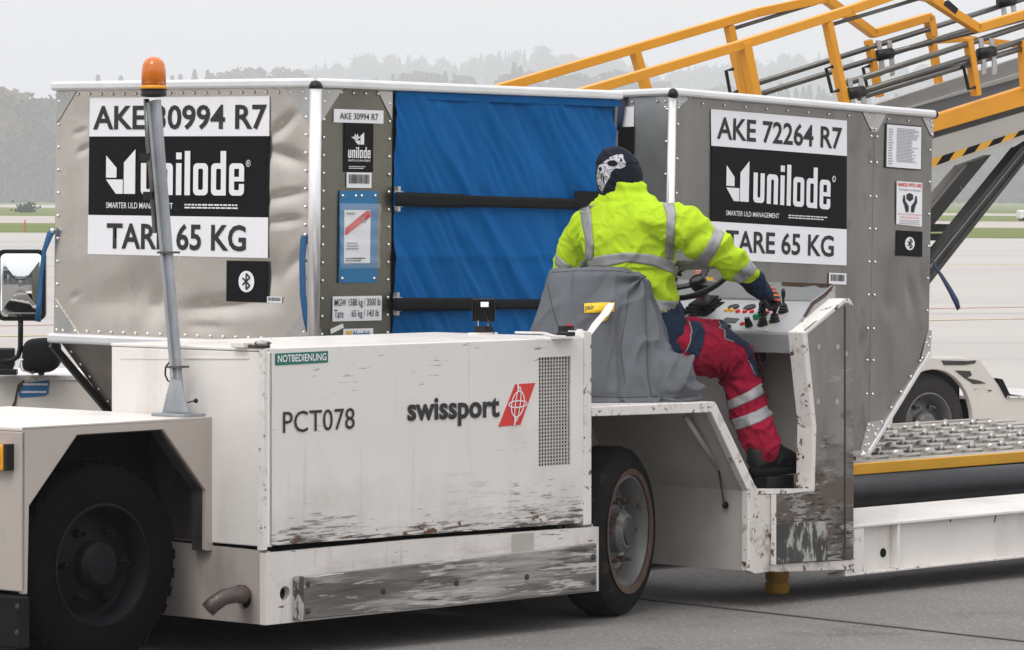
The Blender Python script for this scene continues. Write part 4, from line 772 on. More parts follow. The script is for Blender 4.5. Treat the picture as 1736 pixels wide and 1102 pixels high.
# wheels
def wheel(c, ax, R, wd, rr_, style, parent=V, name='wheel'):
    c = Vector(c); ax = Vector(ax).normalized()
    rim = MB(); rm = 'rim1' if style == 1 else 'rim2'
    rim.lathe([(rr_, .0), (rr_*1.02, .012), (rr_*.97, .014), (rr_*.93, -.002), (rr_*.88, -.03), (rr_*.86, -.07), (rr_*.80, -.085), (rr_*.5, -.055), (rr_*.42, -.05), (.01, -.05)], c, ax, 40, False)
    w_ = rim.build(name, rm, parent, auto=35)
    ty = MB(); ty.lathe([(rr_*.99, -wd+.02), (rr_*1.1, -wd-.0), (R*.93, -wd), (R, -wd+.04), (R, -.035), (R*.975, -.008), (R*.9, .012), (rr_*1.25, .02), (rr_*1.04, .014), (rr_*.99, 0)], c, ax, 56, False)
    x = ax.orthogonal().normalized(); y = ax.cross(x)
    if style == 1:
        for i in range(34):
            a = 2*math.pi*i/34; rd = x*math.cos(a)+y*math.sin(a); tn = ax.cross(rd); p = c+rd*(R-.012)-ax*(wd*.25); ty.bar(p-ax*wd*.22, p+ax*wd*.2, .038, .034, rd)
    else:
        for d_ in (.3, .5, .7): pass
    ty.build('tyre', ('tyred', 'tyre', 'tyrefar')[style-1], w_, auto=30)
    if style == 2: MB().lathe([(rr_*1.12, .019), (rr_*1.13, .024), (rr_*1.03, .021), (rr_*1.02, .015)], c, ax, 40, False).build('rim_edge', 'rustm', w_, auto=30)
    hub = MB(); hub.lathe([(rr_*.40, -.05), (rr_*.38, -.01), (rr_*.30, .012), (rr_*.26, .014), (.005, .010)], c, ax, 24); hub.build('hub', rm, w_, auto=30)
    if style == 2: MB().lathe([(rr_*.27, .01), (rr_*.24, .022), (.004, .024)], c, ax, 20).build('hub_cap', 'dsteel', w_, auto=30)
    for i in range(6):
        a = 2*math.pi*(i+.25)/6; p = c+(x*math.cos(a)+y*math.sin(a))*rr_*.60; MB().lathe([(.014, -.07), (.014, -.03), (.008, -.028), (.008, .0)], p, ax, 6).build('wheel_nut', 'rustm' if style == 2 else rm, w_)
        a += math.pi/6; p = c+(x*math.cos(a)+y*math.sin(a))*rr_*.79
        MB().lathe([(rr_*.055, -.083), (rr_*.05, -.0815)], p, ax, 10).build('rim_hole', 'blackmat', w_)
    return w_
c = sp(171, 962, .36); wheel((c.x, c.y, .352+.012), (0, -1, 0), .372, .26, .224, 1)
c = sp(1060, 906, .17); st = rad(20); wheel((c.x, c.y, .345), (math.sin(st), -math.cos(st), 0), .345, .17, .225, 2)
# wheel well and driver platform
i0, i1, i2, i3 = (1003, 706), (1206, 699), (1268, 832), (1268, 968); o0, o1, o2, o3 = (1003, 690), (1213, 681), (1280, 822), (1280, 972)
for p, r_, mt in ((i0, i1, 'inner'), (i1, i2, 'inner'), (i2, i3, 'inner')):
    A_, B_ = sp(*p, .01), sp(*r_, .01); MB().slab([A_, B_, B_+Vector((0, .72, 0)), A_+Vector((0, .72, 0))], (.008, 0, .008) if mt else 0).build('wheel_well_panel', mt, V)
sslab([o0, o1, i1, i0], 0, .04, 'platform_edge', 'edge', bevel=.003); sslab([o1, o2, i2, i1], 0, .035, 'platform_edge', 'edge', bevel=.003); sslab([o2, o3, i3, i2], 0, .035, 'platform_edge', 'edge', bevel=.003)
ps = sp(*o0); pe = sp(*o1); MB().slab([ps+Vector((0, .041, 0)), pe+Vector((0, .041, 0)), pe+Vector((0, 1.2, 0)), ps+Vector((0, 1.2, 0))], (0, 0, -.03)).build('seat_platform', 'paint', V)
MB().box(1.5, 2.72, .74, .78, .14, .82).build('wheel_well_back', 'inner', V); MB().box(1.78, 2.9, .78, 1.46, .13, .82).build('platform_frame', 'blackmat', V)
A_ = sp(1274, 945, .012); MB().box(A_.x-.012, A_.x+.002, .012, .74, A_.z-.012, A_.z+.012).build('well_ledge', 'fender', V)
# gas strut in the well
P0 = sp(1166, 706, .26); P1 = sp(1231, 792, .26)
g0 = sp(1164, 706, .12)-Vector((.012, 0, 0)); d_ = sp(1226, 793, .12)-Vector((.03, 0, 0)); g2 = sp(1231, 856, .12)-Vector((.012, 0, 0))
MB().cyl(g0, d_, .013, 12).build('gas_strut', 'lgrey', V, smooth=True); MB().cyl(d_, g2, .0045, 8).build('strut_rod', 'rustm', V)
MB().lathe([(.016, 0), (.016, -.004)], g2+Vector((.004, 0, 0)), (-1, 0, 0), 12).build('strut_hole', 'blackmat', V)
# lower corner of the cab
sslab([(1273, 812), (1284, 828), (1286, 838), (1315, 839), (1315, 968), (1280, 973), (1272, 969)], -.004, .03, 'cab_corner', 'rusty', bevel=.003)
sslab([(1315, 839), (1377, 832), (1379, 724), (1362, 566), (1369, 556), (1433, 510), (1441, 508), (1447, 518), (1447, 948), (1315, 956)], -.008, .012, 'stainless_panel', 'steel', bevel=.002)
sslab([(1432, 519), (1434, 519), (1434, 946), (1432, 946)], -.0105, .003, 'panel_seam', 'dsteel')
sslab([(1313, 956), (1447, 949), (1447, 966), (1313, 970)], -.003, .03, 'cab_sill', 'rusty', bevel=.003)
sslab([(1317, 888), (1403, 884), (1403, 950), (1317, 956)], -.016, .008, 'scuff_plate', 'scuffplate', bevel=.002); sslab([(1311, 838), (1316, 838), (1316, 957), (1311, 957)], -.02, .012, 'cab_corner_trim', 'edge')
for p in ((1388, 588), (1420, 588), (1387, 681), (1419, 681), (1434, 600)): MB().lathe([(.012, 0), (.012, .001), (.005, .0012)], sp(*p, -.0082), (0, -1, 0), 14).build('panel_screw', 'gusset', V)
sslab([(1361, 563), (1378, 724), (1376, 834), (1382, 834), (1385, 724), (1369, 560)], -.010, .085, 'cab_post', 'edge', bevel=.006)
sslab([(1361, 566), (1430, 507), (1441, 506), (1448, 517), (1445, 521), (1438, 514), (1432, 515), (1368, 568)], -.011, .085, 'cab_post_top', 'edge', bevel=.005)
MB().slab([sp(1447, 517, 0), sp(1447, 947, 0), sp(1447, 947, 0)+Vector((0, .5, 0)), sp(1447, 517, 0)+Vector((0, .5, 0))], (-.006, 0, 0)).build('cab_front_panel', 'steel', V)
af = sp(1362, 700, 0).x; ab = sp(1441, 600, 0).x-.02
zfl = sp(1330, 834, 0).z
MB().box(sp(1284, 830, 0).x, ab, .0, 1.2, zfl-.03, zfl).build('cab_floor', 'scuffplate', V, bevel=.003)
sslab([(1284, 829), (1377, 829), (1377, 835), (1284, 838)], -.006, .04, 'floor_edge', 'edge')
MB().box(ab, ab+.012, .08, 1.25, zfl, 1.2).build('cab_front_wall', 'inner', V)
MB().box(1.80, ab, 1.20, 1.23, .55, 1.02).build('cab_side_wall', 'inner', V)
MB().box(sp(1200, 700, .9).x, sp(1200, 700, .9).x+.02, .75, 1.2, zfl, .84).build('pedestal', 'dsteel', V)
# console
C0 = sp(1348, 563, .075); C1_ = sp(1420, 511, .075); zb = sp(1348, 600, .075).z; cb1 = 1.16
con = MB().slab([(C0.x, .075, zb), (C0.x, .075, C0.z), (C1_.x, .075, C1_.z), (C1_.x, .075, zb)], (0, cb1-.075, 0)).build('console', 'console', V, bevel=.008)
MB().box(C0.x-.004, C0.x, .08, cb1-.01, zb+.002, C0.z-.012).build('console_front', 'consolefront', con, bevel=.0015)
yd = Vector((C1_.x-C0.x, 0, C1_.z-C0.z)); Ct = Fr(TT, (C0.x, .075, C0.z), (0, -1, 0), yd)
sslab([(1347, 558), (1415, 509), (1416, 487), (1411, 483), (1396, 497), (1375, 512), (1362, 535)], .072, .004, 'side_guard', 'console')
sslab([(1362, 536), (1375, 513), (1396, 498), (1411, 484), (1414, 482), (1410, 492), (1398, 505), (1380, 517), (1366, 538)], .0705, .0012, 'worn_guard_edge', 'rustm')
gb = En(C1_.x+.002); tl_, tr_ = gb.at(1150, 477), gb.at(1414, 482); 
MB().slab([gb.at(1150, 500), gb.at(1416, 512), gb.at(1414, 482), gb.at(1150, 474)], (.004, 0, 0)).build('back_guard', 'console', V)
MB().slab([gb.at(1325, 478, .001), gb.at(1412, 481, .001), gb.at(1411, 487, .001), gb.at(1390, 487, .001), gb.at(1382, 483, .001), gb.at(1360, 486, .001), gb.at(1326, 484, .001)], (-.0012, 0, 0)).build('worn_guard_edge', 'rustm', V)
def knob(px, py, prof, mat, name, ax=None):
    return MB().lathe(prof, Ct.at(px, py), ax or Ct.n, 16).build(name, mat, con, auto=40)
sw = [(.0, 0), (.011, 0), (.011, .006), (.008, .011), (.0, .012)]
for px, py, mt in ((1232, 527, 'yelb'), (1241, 527.5, 'yelb'), (1251, 529, 'redb'), (1263, 529.5, 'redb'), (1275, 529.5, 'redb'), (1259, 550, 'redb'), (1301, 531, 'redb')): knob(px, py, sw, mt, 'indicator_button')
knob(1283, 540, [(.016, 0), (.016, .01), (.012, .022), (.0, .023)], 'green', 'rotary_switch'); knob(1270, 553, [(.017, 0), (.017, .012), (.012, .03), (.012, .04), (0, .041)], 'black', 'rotary_switch')
for px, py in ((1243, 522), (1271, 522)): knob(px, py, [(.028, 0), (.028, .006), (.024, .008), (.0, .008)], 'black', 'gauge')
def joy(px, py, h_, kn, lean=(0, 0, 0)):
    c = Ct.at(px, py); ax = (Vector((0, 0, 1))+Vector(lean)).normalized(); j = MB().lathe([(.024, 0), (.024, .008), (.019, .012), (.021, .018), (.016, .024), (.018, .03), (.012, .038), (.006, .042), (.005, h_)], c, ax, 16).build('joystick', 'black', con, auto=40)
    MB().lathe([(.004, h_-.012), (kn, h_), (kn*1.05, h_+.018), (kn*.7, h_+.032), (.001, h_+.034)], c, ax, 14).build('joystick_knob', 'black', j, smooth=True); return c
joy(1293, 552, .06, .013); joy(1313, 546, .05, .014); J3 = joy(1328, 530, .07, .009)
joy(1292, 536, .035, .014)
knob(1159, 536, [(.026, 0), (.026, .012), (.012, .035), (.004, .07), (.0, .075)], 'black', 'horn_cone'); knob(1159, 537, [(.03, 0), (.03, .01), (0, .011)], 'gusset', 'cone_base')
a1 = Ct.uv(1290, 563); MB().slab([Ct.at(*p, .0015) for p in ((1280, 558), (1300, 562), (1340, 528), (1322, 524))], -Ct.n*.001).build('joystick_plate', 'inner', con)
MB().slab([Ct.at(*p, .003) for p in ((1222, 546), (1246, 548), (1254, 541), (1232, 539))], -Ct.n*.002).build('display', 'black', con)
# steering wheel
sc_ = sp(1181, 472, .45); tau = rad(32); e_l = Vector((0, 1, 0)); e_u = Vector((math.cos(tau), 0, math.sin(tau))); nn = e_u.cross(e_l)*1.0
if nn.z < 0: nn = -nn
R_ = .152; sw_ = MB(); path = [sc_+e_l*R_*math.cos(2*math.pi*i/48)+e_u*R_*math.sin(2*math.pi*i/48) for i in range(49)]; sw_.tube(path, .0125, 12, False)
swo = sw_.build('steering_wheel', 'black', V, smooth=True)
for an in (80, 200, 320): d_ = e_l*math.cos(rad(an))+e_u*math.sin(rad(an)); MB().bar(sc_+d_*.03-nn*.02, sc_+d_*(R_-.004), .034, .012, nn).build('spoke', 'black', swo, bevel=.003)
MB().lathe([(.036, -.04), (.038, -.012), (.034, .0), (.027, .004), (.026, .0), (.0, .0)], sc_, nn, 24).build('wheel_hub', 'black', swo, auto=35)
cb_ = Ct.at(1193, 524); MB().tube([sc_-nn*.035, cb_+Vector((0, 0, .03))], [.026, .032], 14).build('steering_column', 'dsteel', V, smooth=True)
for k_ in range(4): MB().slab([cb_+Vector((x*(1-.12*k_), y*(1-.12*k_), -.01+.014*k_+x*.25)) for x, y in ((-.075, -.075), (.075, -.075), (.075, .075), (-.075, .075))], (0, 0, .010)).build('column_boot', 'blackmat', V, bevel=.003)
pk = sp(1187, 478, .75); MB().lathe([(.013, -.05), (.013, 0), (.018, .002), (.018, .018), (.014, .02), (0, .02)], sp(1185, 466, .8), (0, 0, 1), 16).build('emergency_knob', 'pink', V, auto=40)
MB().box(0, .05, 0, .06, 0, .02).build('amber_block', 'yelb', V).location = sp(1197, 478, .85)
# small fittings on the lid
wl = zp(818, 560, Z1); wl = Vector((wl.x, .66, Z1)); wl = zp(820, 567, Z1)
mnt = MB().box(wl.x-.06, wl.x+.05, wl.y-.03, wl.y+.03, Z1, Z1+.008).build('lamp_foot', 'paint', V); 
WL = wl+Vector((0, 0, .008)); wlo = MB().box(WL.x-.028, WL.x+.02, WL.y-.03, WL.y+.03, WL.z, WL.z+.026).build('work_light', 'black', V, bevel=.003)
cz = WL.z+.088; vx = Vector((1, 0, 0)); rr90 = Matrix.Rotation(rad(-47), 3, 'Z')      # lamp turned square to its own axis
def wlp(x, y, z): p = rr90 @ Vector((x, y, 0)); return Vector((WL.x+p.x, WL.y+p.y, cz+z))
def wbox(x0, x1, y0, y1, z0, z1, name, mat, par, bev=.002):
    return MB().slab([wlp(x0, y0, z0), wlp(x1, y0, z0), wlp(x1, y1, z0), wlp(x0, y1, z0)], (0, 0, z1-z0)).build(name, mat, par, bevel=bev)
wbox(-.046, .046, 0, .03, -.045, .048, 'lamp_body', 'black', wlo, .006)
for i in range(9): x = -.044+i*.011; wbox(x-.0015, x+.0015, -.036, .0, -.046 if i in (0, 8) else -.034, .056+.006*(1 if 1 < i < 7 else 0), 'cooling_fin', 'black', wlo, 0)
wbox(-.012, .020, -.040, -.036, .016, .036, 'lamp_sticker', 'lwhite', wlo, 0)
for x in (-.022, .018): wbox(x-.002, x+.002, -.01, -.006, -.09, -.04, 'lamp_bracket', 'gusset', wlo, 0)
MB().tube([wlp(.005, -.03, .0), wlp(.015, -.04, -.04), wlp(.035, -.035, -.07), wlp(.04, -.02, -.092)], .003, 6).build('lamp_cable', 'black', wlo)
h0, h1_, h2_, h3_ = (zp(875, 573, Z1), zp(920, 574, Z1), zp(938, 577, Z1), zp(960, 577, Z1))
q = MB(); up = Vector((0, 0, .022)); q.bar(h0+up, h1_+up, .022, .008); q.bar(h1_+up, h2_+Vector((0, 0, .016)), .02, .008); q.bar(h2_+Vector((0, 0, .016)), h3_+Vector((0, 0, .014)), .02, .008); q.build('latch_lever', 'paint', V, bevel=.002)
p = zp(955, 573, Z1); MB().box(p.x-.05, p.x+.07, p.y-.03, p.y+.02, Z1, Z1+.006).build('latch_plate', 'paint', V); MB().box(p.x-.03, p.x+.05, p.y-.02, p.y+.01, Z1+.006, Z1+.024).build('latch', 'black', V, bevel=.004); p2 = zp(965, 568, Z1); MB().box(p2.x-.035, p2.x+.03, p2.y, p2.y+.03, Z1, Z1+.038).build('latch_block', 'black', V, bevel=.003); MB().box(p2.x-.0, p2.x+.02, p2.y-.002, p2.y+.02, Z1+.036, Z1+.042).build('latch_tab', 'redb', V)
p = sp(986, 568, .03); MB().box(p.x-.008, p.x+.008, .03, .05, Z1, Z1+.03).build('latch_stop', 'paint', V)
p = ep(440, 582); MB().box(-.01, .03, .02, .10, Z1, Z1+.012).build('lid_hinge', 'rustm', V, bevel=.003); MB().box(-.03, .02, .10, .17, Z1, Z1+.02).build('hinge_block', 'paint', V, bevel=.003); MB().ball((.0, .03, Z1+.018), (.035, .03, .01), 12, 6).build('hinge_cap', 'scuffplate', V, smooth=True)
# markings on the door
plate(fr0, 466, 598, 556, 617, 'green_sticker', 'teal', V, .001)
def sq(fr, s, TL, TR, BL, mat, bold=.0, off=.0035, fy=1):
    a, t1 = fr.uv(*TL); b, t1b = fr.uv(*TR); _, t0 = fr.uv(*BL); sl = (t1b-t1)/(b-a); o = text(fr, s, (a, b, t0, t1, 0), mat, V, bold, off)
    for v in o.data.vertices: v.co = v.co+fr.y*sl*((v.co-fr.o).dot(fr.x)-a)
    return o
st_ = [o for o in V.children if o.name == 'green_sticker'][0]; bpy.data.objects.remove(st_)
MB().slab([fr0.at(*p, .002) for p in ((466, 619.5), (555.5, 614.5), (555.5, 595), (466, 599.5))], (0, .0015, 0)).build('green_sticker', 'teal', V)
sq(fr0, 'NOTBEDIENUNG', (470, 602), (552, 598.5), (470, 614.5), 'wink', .015)
sq(fr0, 'PCT078', (479, 698), (600.5, 691), (479, 734.5), 'ink', .0)
sq(fr0, 'swissport', (690, 676), (846, 670), (690, 726), 'ink', .030)
MB().slab([fr0.at(*p, .002) for p in ((844.5, 723.5), (882, 720), (907, 649), (873, 651.5))], (0, .0015, 0)).build('red_logo_plate', 'red', V)
cc_ = fr0.uv(876.5, 685); q = MB(); 
def ringpts(cx, cy, rx, ry, sh, n=28): return [fr0.P(cx+rx*math.cos(2*math.pi*i/n)+sh*ry*math.sin(2*math.pi*i/n), cy+ry*math.sin(2*math.pi*i/n), .0045) for i in range(n+1)]
for rx, ry, w_ in ((.036, .05, .0022), (.014, .066, .0020), (.052, .013, .0020)): 
    pts = ringpts(cc_[0], cc_[1], rx, ry, .18)
    for a_, b_ in zip(pts, pts[1:]): q.bar(a_, b_, w_*2.2, .0006, (0, 1, 0))
q.bar(fr0.P(cc_[0]+.004, cc_[1]+.05, .0046), fr0.P(cc_[0]+.0, cc_[1]+.083, .0046), .008, .0006, (0, 1, 0)); q.bar(fr0.P(cc_[0]-.012, cc_[1]-.05, .0046), fr0.P(cc_[0]-.02, cc_[1]-.082, .0046), .007, .0006, (0, 1, 0))
q.build('globe_emblem', 'wink', V)
# beacon pole on the fender
pb = En(-.068); PB = lambda x, y, o=0: pb.at(x, y, o)
pole = MB(); pole.bar(PB(304, 702), PB(262.5, 170), .047, .022, (1, 0, 0)); pole.bar(PB(299, 640, .012), PB(258, 174, .012), .014, .022, (1, 0, 0)); po = pole.build('beacon_pole', 'galv', V, bevel=.002)
MB().slab([PB(283, 700, .026), PB(328, 700, .026), PB(313, 645, .026), PB(297, 642, .026)], pb.n*-.01).build('pole_gusset', 'galv', V, bevel=.002)
f_ = PB(304, 701); MB().box(f_.x-.06, f_.x+.05, f_.y-.09, f_.y+.09, zf, zf+.012).build('pole_foot', 'galv', V, bevel=.003)
for y, x in ((428, 285.5), (622, 301)): 
    c = PB(x, y); MB().bar(PB(x-11, y, .0), PB(x+11, y, .0), .008, .052, (1, 0, 0)).build('cable_tie', 'exh', V)
MB().tube([PB(252, 168, .012), PB(256, 240, .014), PB(262, 300, .014), PB(268, 395, .014)], .011, 10).build('conduit', 'pipe', V, smooth=True)
for x, y in ((253, 267), (259, 332)): MB().slab([PB(x-8, y-7, .026), PB(x+8, y-7, .026), PB(x+8, y+6, .026), PB(x-8, y+6, .026)], pb.n*-.02).build('conduit_clip', 'black', V)
MB().tube([PB(289, 612), PB(281, 622), PB(280, 635), PB(284, 645), PB(292, 649)], .0035, 8).build('cable_loop', 'black', V, smooth=True); MB().tube([PB(313, 684), PB(331, 679)], .0025, 6).build('pin_rod', 'black', V); MB().ball(PB(332, 679.5), .009).build('pin_ball', 'black', V, smooth=True)
MB().tube([PB(286, 665), PB(282, 671), PB(284, 678), PB(290, 682)], .0025, 6).build('cable_loop', 'black', V, smooth=True)
bc = PB(260.5, 163); bn = MB().lathe([(.028, -.004), (.045, .0), (.049, .006), (.047, .020), (.050, .024), (.05, .028)], bc, (0, 0, 1), 28).build('beacon', 'black', V, auto=40)
MB().lathe([(.0505, .028), (.051, .034), (.046, .040), (.046, .041)], bc, (0, 0, 1), 28).build('beacon_collar', 'rustm' if 0 else 'ladder', bn, auto=40)
MB().lathe([(.046, .041), (.0455, .095), (.042, .118), (.034, .134), (.020, .145), (.0, .1485)], bc, (0, 0, 1), 32).build('beacon_lens', 'amber', bn, smooth=True)
MB().lathe([(.022, .03), (.022, .05), (.013, .055), (.013, .10), (.0, .105)], bc, (0, 0, 1), 12).build('beacon_bulb', 'steelbright', bn, auto=40)
# yellow foot under the cab
p = G(1341, 1006); pl = TT.inverted() @ p
MB().lathe([(.045, 0), (.052, .012), (.052, .045), (.045, .05), (.045, .056), (.052, .06), (.052, .12), (.04, .135)], (pl.x-.02, pl.y+.06, 0), (0, 0, 1), 20).build('support_foot', 'yellow', V, auto=35)
# front lifting platform
bY = 1.5; ty_ = S(bY); xa = sp(1440, 790, bY).x; zt = (sp(1455, 783.5, bY).z+sp(1736, 767.7, bY).z)/2; zl = zt-.055; xe = 9.2
MB().box(xa-1.0, xe, bY, bY+.025, zl, zt).build('platform_rail', 'yellow', V, bevel=.004)
MB().box(xa-1.0, xe, bY+.026, 3.55, zt-.05, zt-.014).build('platform_bed', 'bed', V)
MB().box(xa-1.0, xe, 3.55, 3.62, zl, zt+.0).build('platform_rail', 'bed', V)
for k_ in range(9):       # long steel strips of the bed
    b0 = bY+.06+k_*.225; MB().box(xa-1, xe, b0, b0+.12, zt-.0135, zt-.004).build('bed_strip', 'bed', V, bevel=.002)
dm = MB(); 
dm.lathe([(.0, -.016), (.026, -.016), (.035, -.010), (.038, 0), (.035, .010), (.026, .016), (.0, .016)], (0, 0, 0), (0, 1, 0), 18); dme = dm.mesh('roller_disc', 'disc'); fix(dme); dme.polygons.foreach_set('use_smooth', [True]*len(dme.polygons)); dme.set_sharp_from_angle(angle=rad(35))
hm = MB(); hm.box(-.045, .045, -.024, -.020, -.02, .010); hm.box(-.045, .045, .020, .024, -.02, .010); hm.cyl((0, -.032, .004), (0, .032, .004), .007, 8); hme = hm.mesh('roller_fork', 'bed'); fix(hme)
for k_ in range(8):
    b0 = bY+.235+k_*.225
    for j in range(12):
        a = xa+.42+j*.26+(.13 if k_ % 2 else 0)
        o = bpy.data.objects.new('roller_disc', dme); COL.objects.link(o); o.parent = V; o.location = (a, b0, zt-.004); o.rotation_euler = (0, 0, rad(40 if k_ % 2 else -50))
        f = bpy.data.objects.new('roller_fork', hme); COL.objects.link(f); f.parent = o
bT = 1.10; tz = sp(1460, 833, bT); tube_r = .078
MB().tube([(xa-1.0, bT, tz.z), (xe, bT, sp(1736, 817, bT).z-(0))], tube_r, 22).build('rubber_roller', 'tube', V, smooth=True)
MB().box(xa-1, xe, bT+.1, 3.5, .10, .26).build('platform_frame', 'blackmat', V)
MB().box(xa-1, xe, bT-.10, bT-.04, sp(1460, 868, bT-.1).z-.03, sp(1460, 868, bT-.1).z-.005).build('ledge', 'inner', V)
zt2, zb2 = (sp(1460, 892, 0).z+sp(1736, 862, 0).z)/2, (sp(1460, 969, 0).z+sp(1736, 951, 0).z)/2
xc = sp(1449, 900, 0).x
MB().box(xc-.06, xe, 0.0, .62, zt2-.012, zt2).build('beam_top', 'paint', V, bevel=.002); MB().box(xc-.06, xe, .0, .10, zb2, zb2+.01).build('beam_foot', 'edge', V, bevel=.002)
MB().box(xc-.06, xe, .045, .055, zb2+.01, zt2-.012).build('beam_web', 'paint', V)
MB().box(xc-.06, xc+.07, .004, .05, zb2+.01, zt2-.013).build('beam_end', 'edge', V, bevel=.002)
x1_ = sp(1517, 900, .03).x; MB().box(x1_-.012, x1_+.004, .004, .045, zb2+.011, zt2-.013).build('beam_rib', 'paint', V, bevel=.002)
hh = S(.044).at(1497, 937); MB().lathe([(.02, 0), (.02, .002)], hh, (0, -1, 0), 16).build('beam_hole', 'blackmat', V)
for x in (1611, 1686): p = sp(x, 885, .044); MB().bar(p, p+Vector((.01, 0, .03)), .006, .003, (0, 1, 0)).build('weld_mark', 'rustm', V)

# ================================================================= SECOND VEHICLE AT LEFT (behind container)
TL_ = TY((W(0, 640, 21.3).x-.9, 21.3, 0)); tr = thing('apron_tractor', 'white rusty tractor bonnet with wing mirror and blue sticker at the left edge', 'tractor', TL_)
def tw(px, py, d=0): p = W(px, py, 21.3+d); return p-Vector((TL_.translation.x, 21.3, 0))
x0 = -1.2; x1 = tw(215, 640).x; zt_ = tw(60, 640).z
MB().box(x0, x1, 0, .9, .25, zt_).build('bonnet', 'chassis2', tr, bevel=.01); MB().box(x0, x1, -.008, .0, zt_-.012, zt_+.002).build('bonnet_lip', 'edge', tr)
MB().box(x0, x1-.0, -.004, .9, zt_, zt_+.012).build('bonnet_lid', 'paint', tr, bevel=.004)
MB().box(x0-1.0, x0-.02, .0, 1.3, .3, 1.1).build('cab', 'chassis2', tr, bevel=.03)
for x in (x0-.5, x1-.35): 
    wheel((x, -.02, .3), (0, -1, 0), .3, .2, .17, 3, tr)
P = [tw(*p)+Vector((0, -.004, 0)) for p in ((34, 650), (84, 644), (82, 668), (76, 671), (34, 674), (31, 665))]; MB().slab(P, (0, .003, 0)).build('blue_sticker', 'bluest', tr)
ft = Fr(TL_, (0, -.005, 0), (1, 0, 0), (0, 0, 1)); textlines(ft, 39, 649, 81, 654, 1, 'wink', tr, 31, .7); textlines(ft, 36, 662, 80, 667, 1, 'wink', tr, 32, .7)
P = [tw(*p)+Vector((0, -.0075, 0)) for p in ((30, 652), (40, 644), (42, 650), (31, 664), (26, 690), (17, 702), (16, 697), (24, 680))]; MB().slab(P, (0, .002, 0)).build('rust_scrape', 'rustm', tr)
arm = MB(); arm.tube([tw(3, 612, -.1), tw(20, 611, -.1), tw(31, 604, -.1), tw(34.5, 590, -.1), tw(35, 560, -.1), tw(35, 540, -.1)], .0135, 10); mo = arm.build('mirror_arm', 'black', tr, smooth=True)
MB().slab([tw(-4, 590, -.1), tw(24, 590, -.1), tw(24, 618, -.1), tw(20, 628, -.1), tw(-4, 628, -.1)], (0, .06, 0)).build('arm_bracket', 'black', tr, bevel=.008)
MB().slab([tw(-12, 626, -.1), tw(28, 626, -.1), tw(28, 636, -.1), tw(-12, 636, -.1)], (0, .07, 0)).build('bracket_foot', 'black', tr, bevel=.004)
def rr_px(x0, y0, x1, y1, r, d, n=6): 
    return [tw(*p, d) for p in rrect(x0, x1, y0, y1, r, n)]
mh = MB().slab(rr_px(-6, 423, 77, 544, 13, -.12), (0, .05, 0)).build('mirror_housing', 'black', tr, bevel=.006)
mc = tw(36, 484, -.13); mpts = [tw(*p, -.13) for p in rrect(1, 71, 430, 537, 9, 6)]; q = MB()
def bulge(p): d2 = (p-mc).length_squared; return Vector((p.x, p.y-.022+d2/(2*.75), p.z))
rings_m = [[bulge(mc+(p-mc)*f) for p in mpts] for f in (1, .85, .7, .55, .4, .25, .1)]; q.loft(rings_m); mg = q.build('mirror_glass', 'mirror', tr, smooth=True)
lampb = MB(); cL = tw(72, 602, -.05)
rings = []
for t_, hx_, hz_ in ((-.11, .055, .055), (-.10, .075, .07), (-.04, .095, .088), (.03, .09, .082), (.07, .07, .062), (.085, .03, .03)):
    rings.append([cL+Vector((.03*t_*3, t_, 0))+Vector((hx_*(abs(math.cos(a))**.55)*(1 if math.cos(a) > 0 else -1), 0, hz_*(abs(math.sin(a))**.55)*(1 if math.sin(a) > 0 else -1)+.012*math.cos(a))) for a in [2*math.pi*i/28 for i in range(28)]])
lampb.loft(rings).build('spot_lamp', 'blackmat', tr, smooth=True)
MB().slab([tw(60, 622, -.1), tw(78, 622, -.1), tw(74, 636, -.1), tw(66, 637, -.1)], (0, .03, 0)).build('lamp_foot', 'black', tr, bevel=.003)
cw = [(57, 634), (50, 631), (38, 628), (33, 620), (35, 611), (44, 608), (54, 612), (57, 620), (56, 630)]; MB().tube([tw(*p, -.13) for p in cw], .0045, 8).build('white_cable', 'inner' if 0 else 'rail', tr, smooth=True)
# ================================================================= BELT LOADER behind the containers
TB = Matrix.Translation((2.654, 26, 0)) @ Matrix.Rotation(rad(37), 4, 'Z')
BL_ = thing('belt_loader', 'belt loader with raised conveyor and orange yellow handrails behind the containers', 'belt loader', TB)
def N(b): return Fr(TB, (0, b, 0), (1, 0, 0), (0, 0, 1))
BW = .956
def np_(px, py, b=0, o=0): return N(b).at(px, py, o)
def nslab(pix, b, depth, name, mat, **k): return MB().slab([np_(*p, b) for p in pix], (0, depth, 0)).build(name, mat, BL_, **k)
def rail_(pix, b, w_, h_, name='handrail', mat='ladder'):
    for p, r_ in zip(pix, pix[1:]):
        A_, B_ = np_(*p, b), np_(*r_, b); d = (B_-A_).normalized(); MB().bar(A_-d*.008, B_+d*.008, w_, h_, (0, 1, 0)).build(name, mat, BL_, bevel=.004)
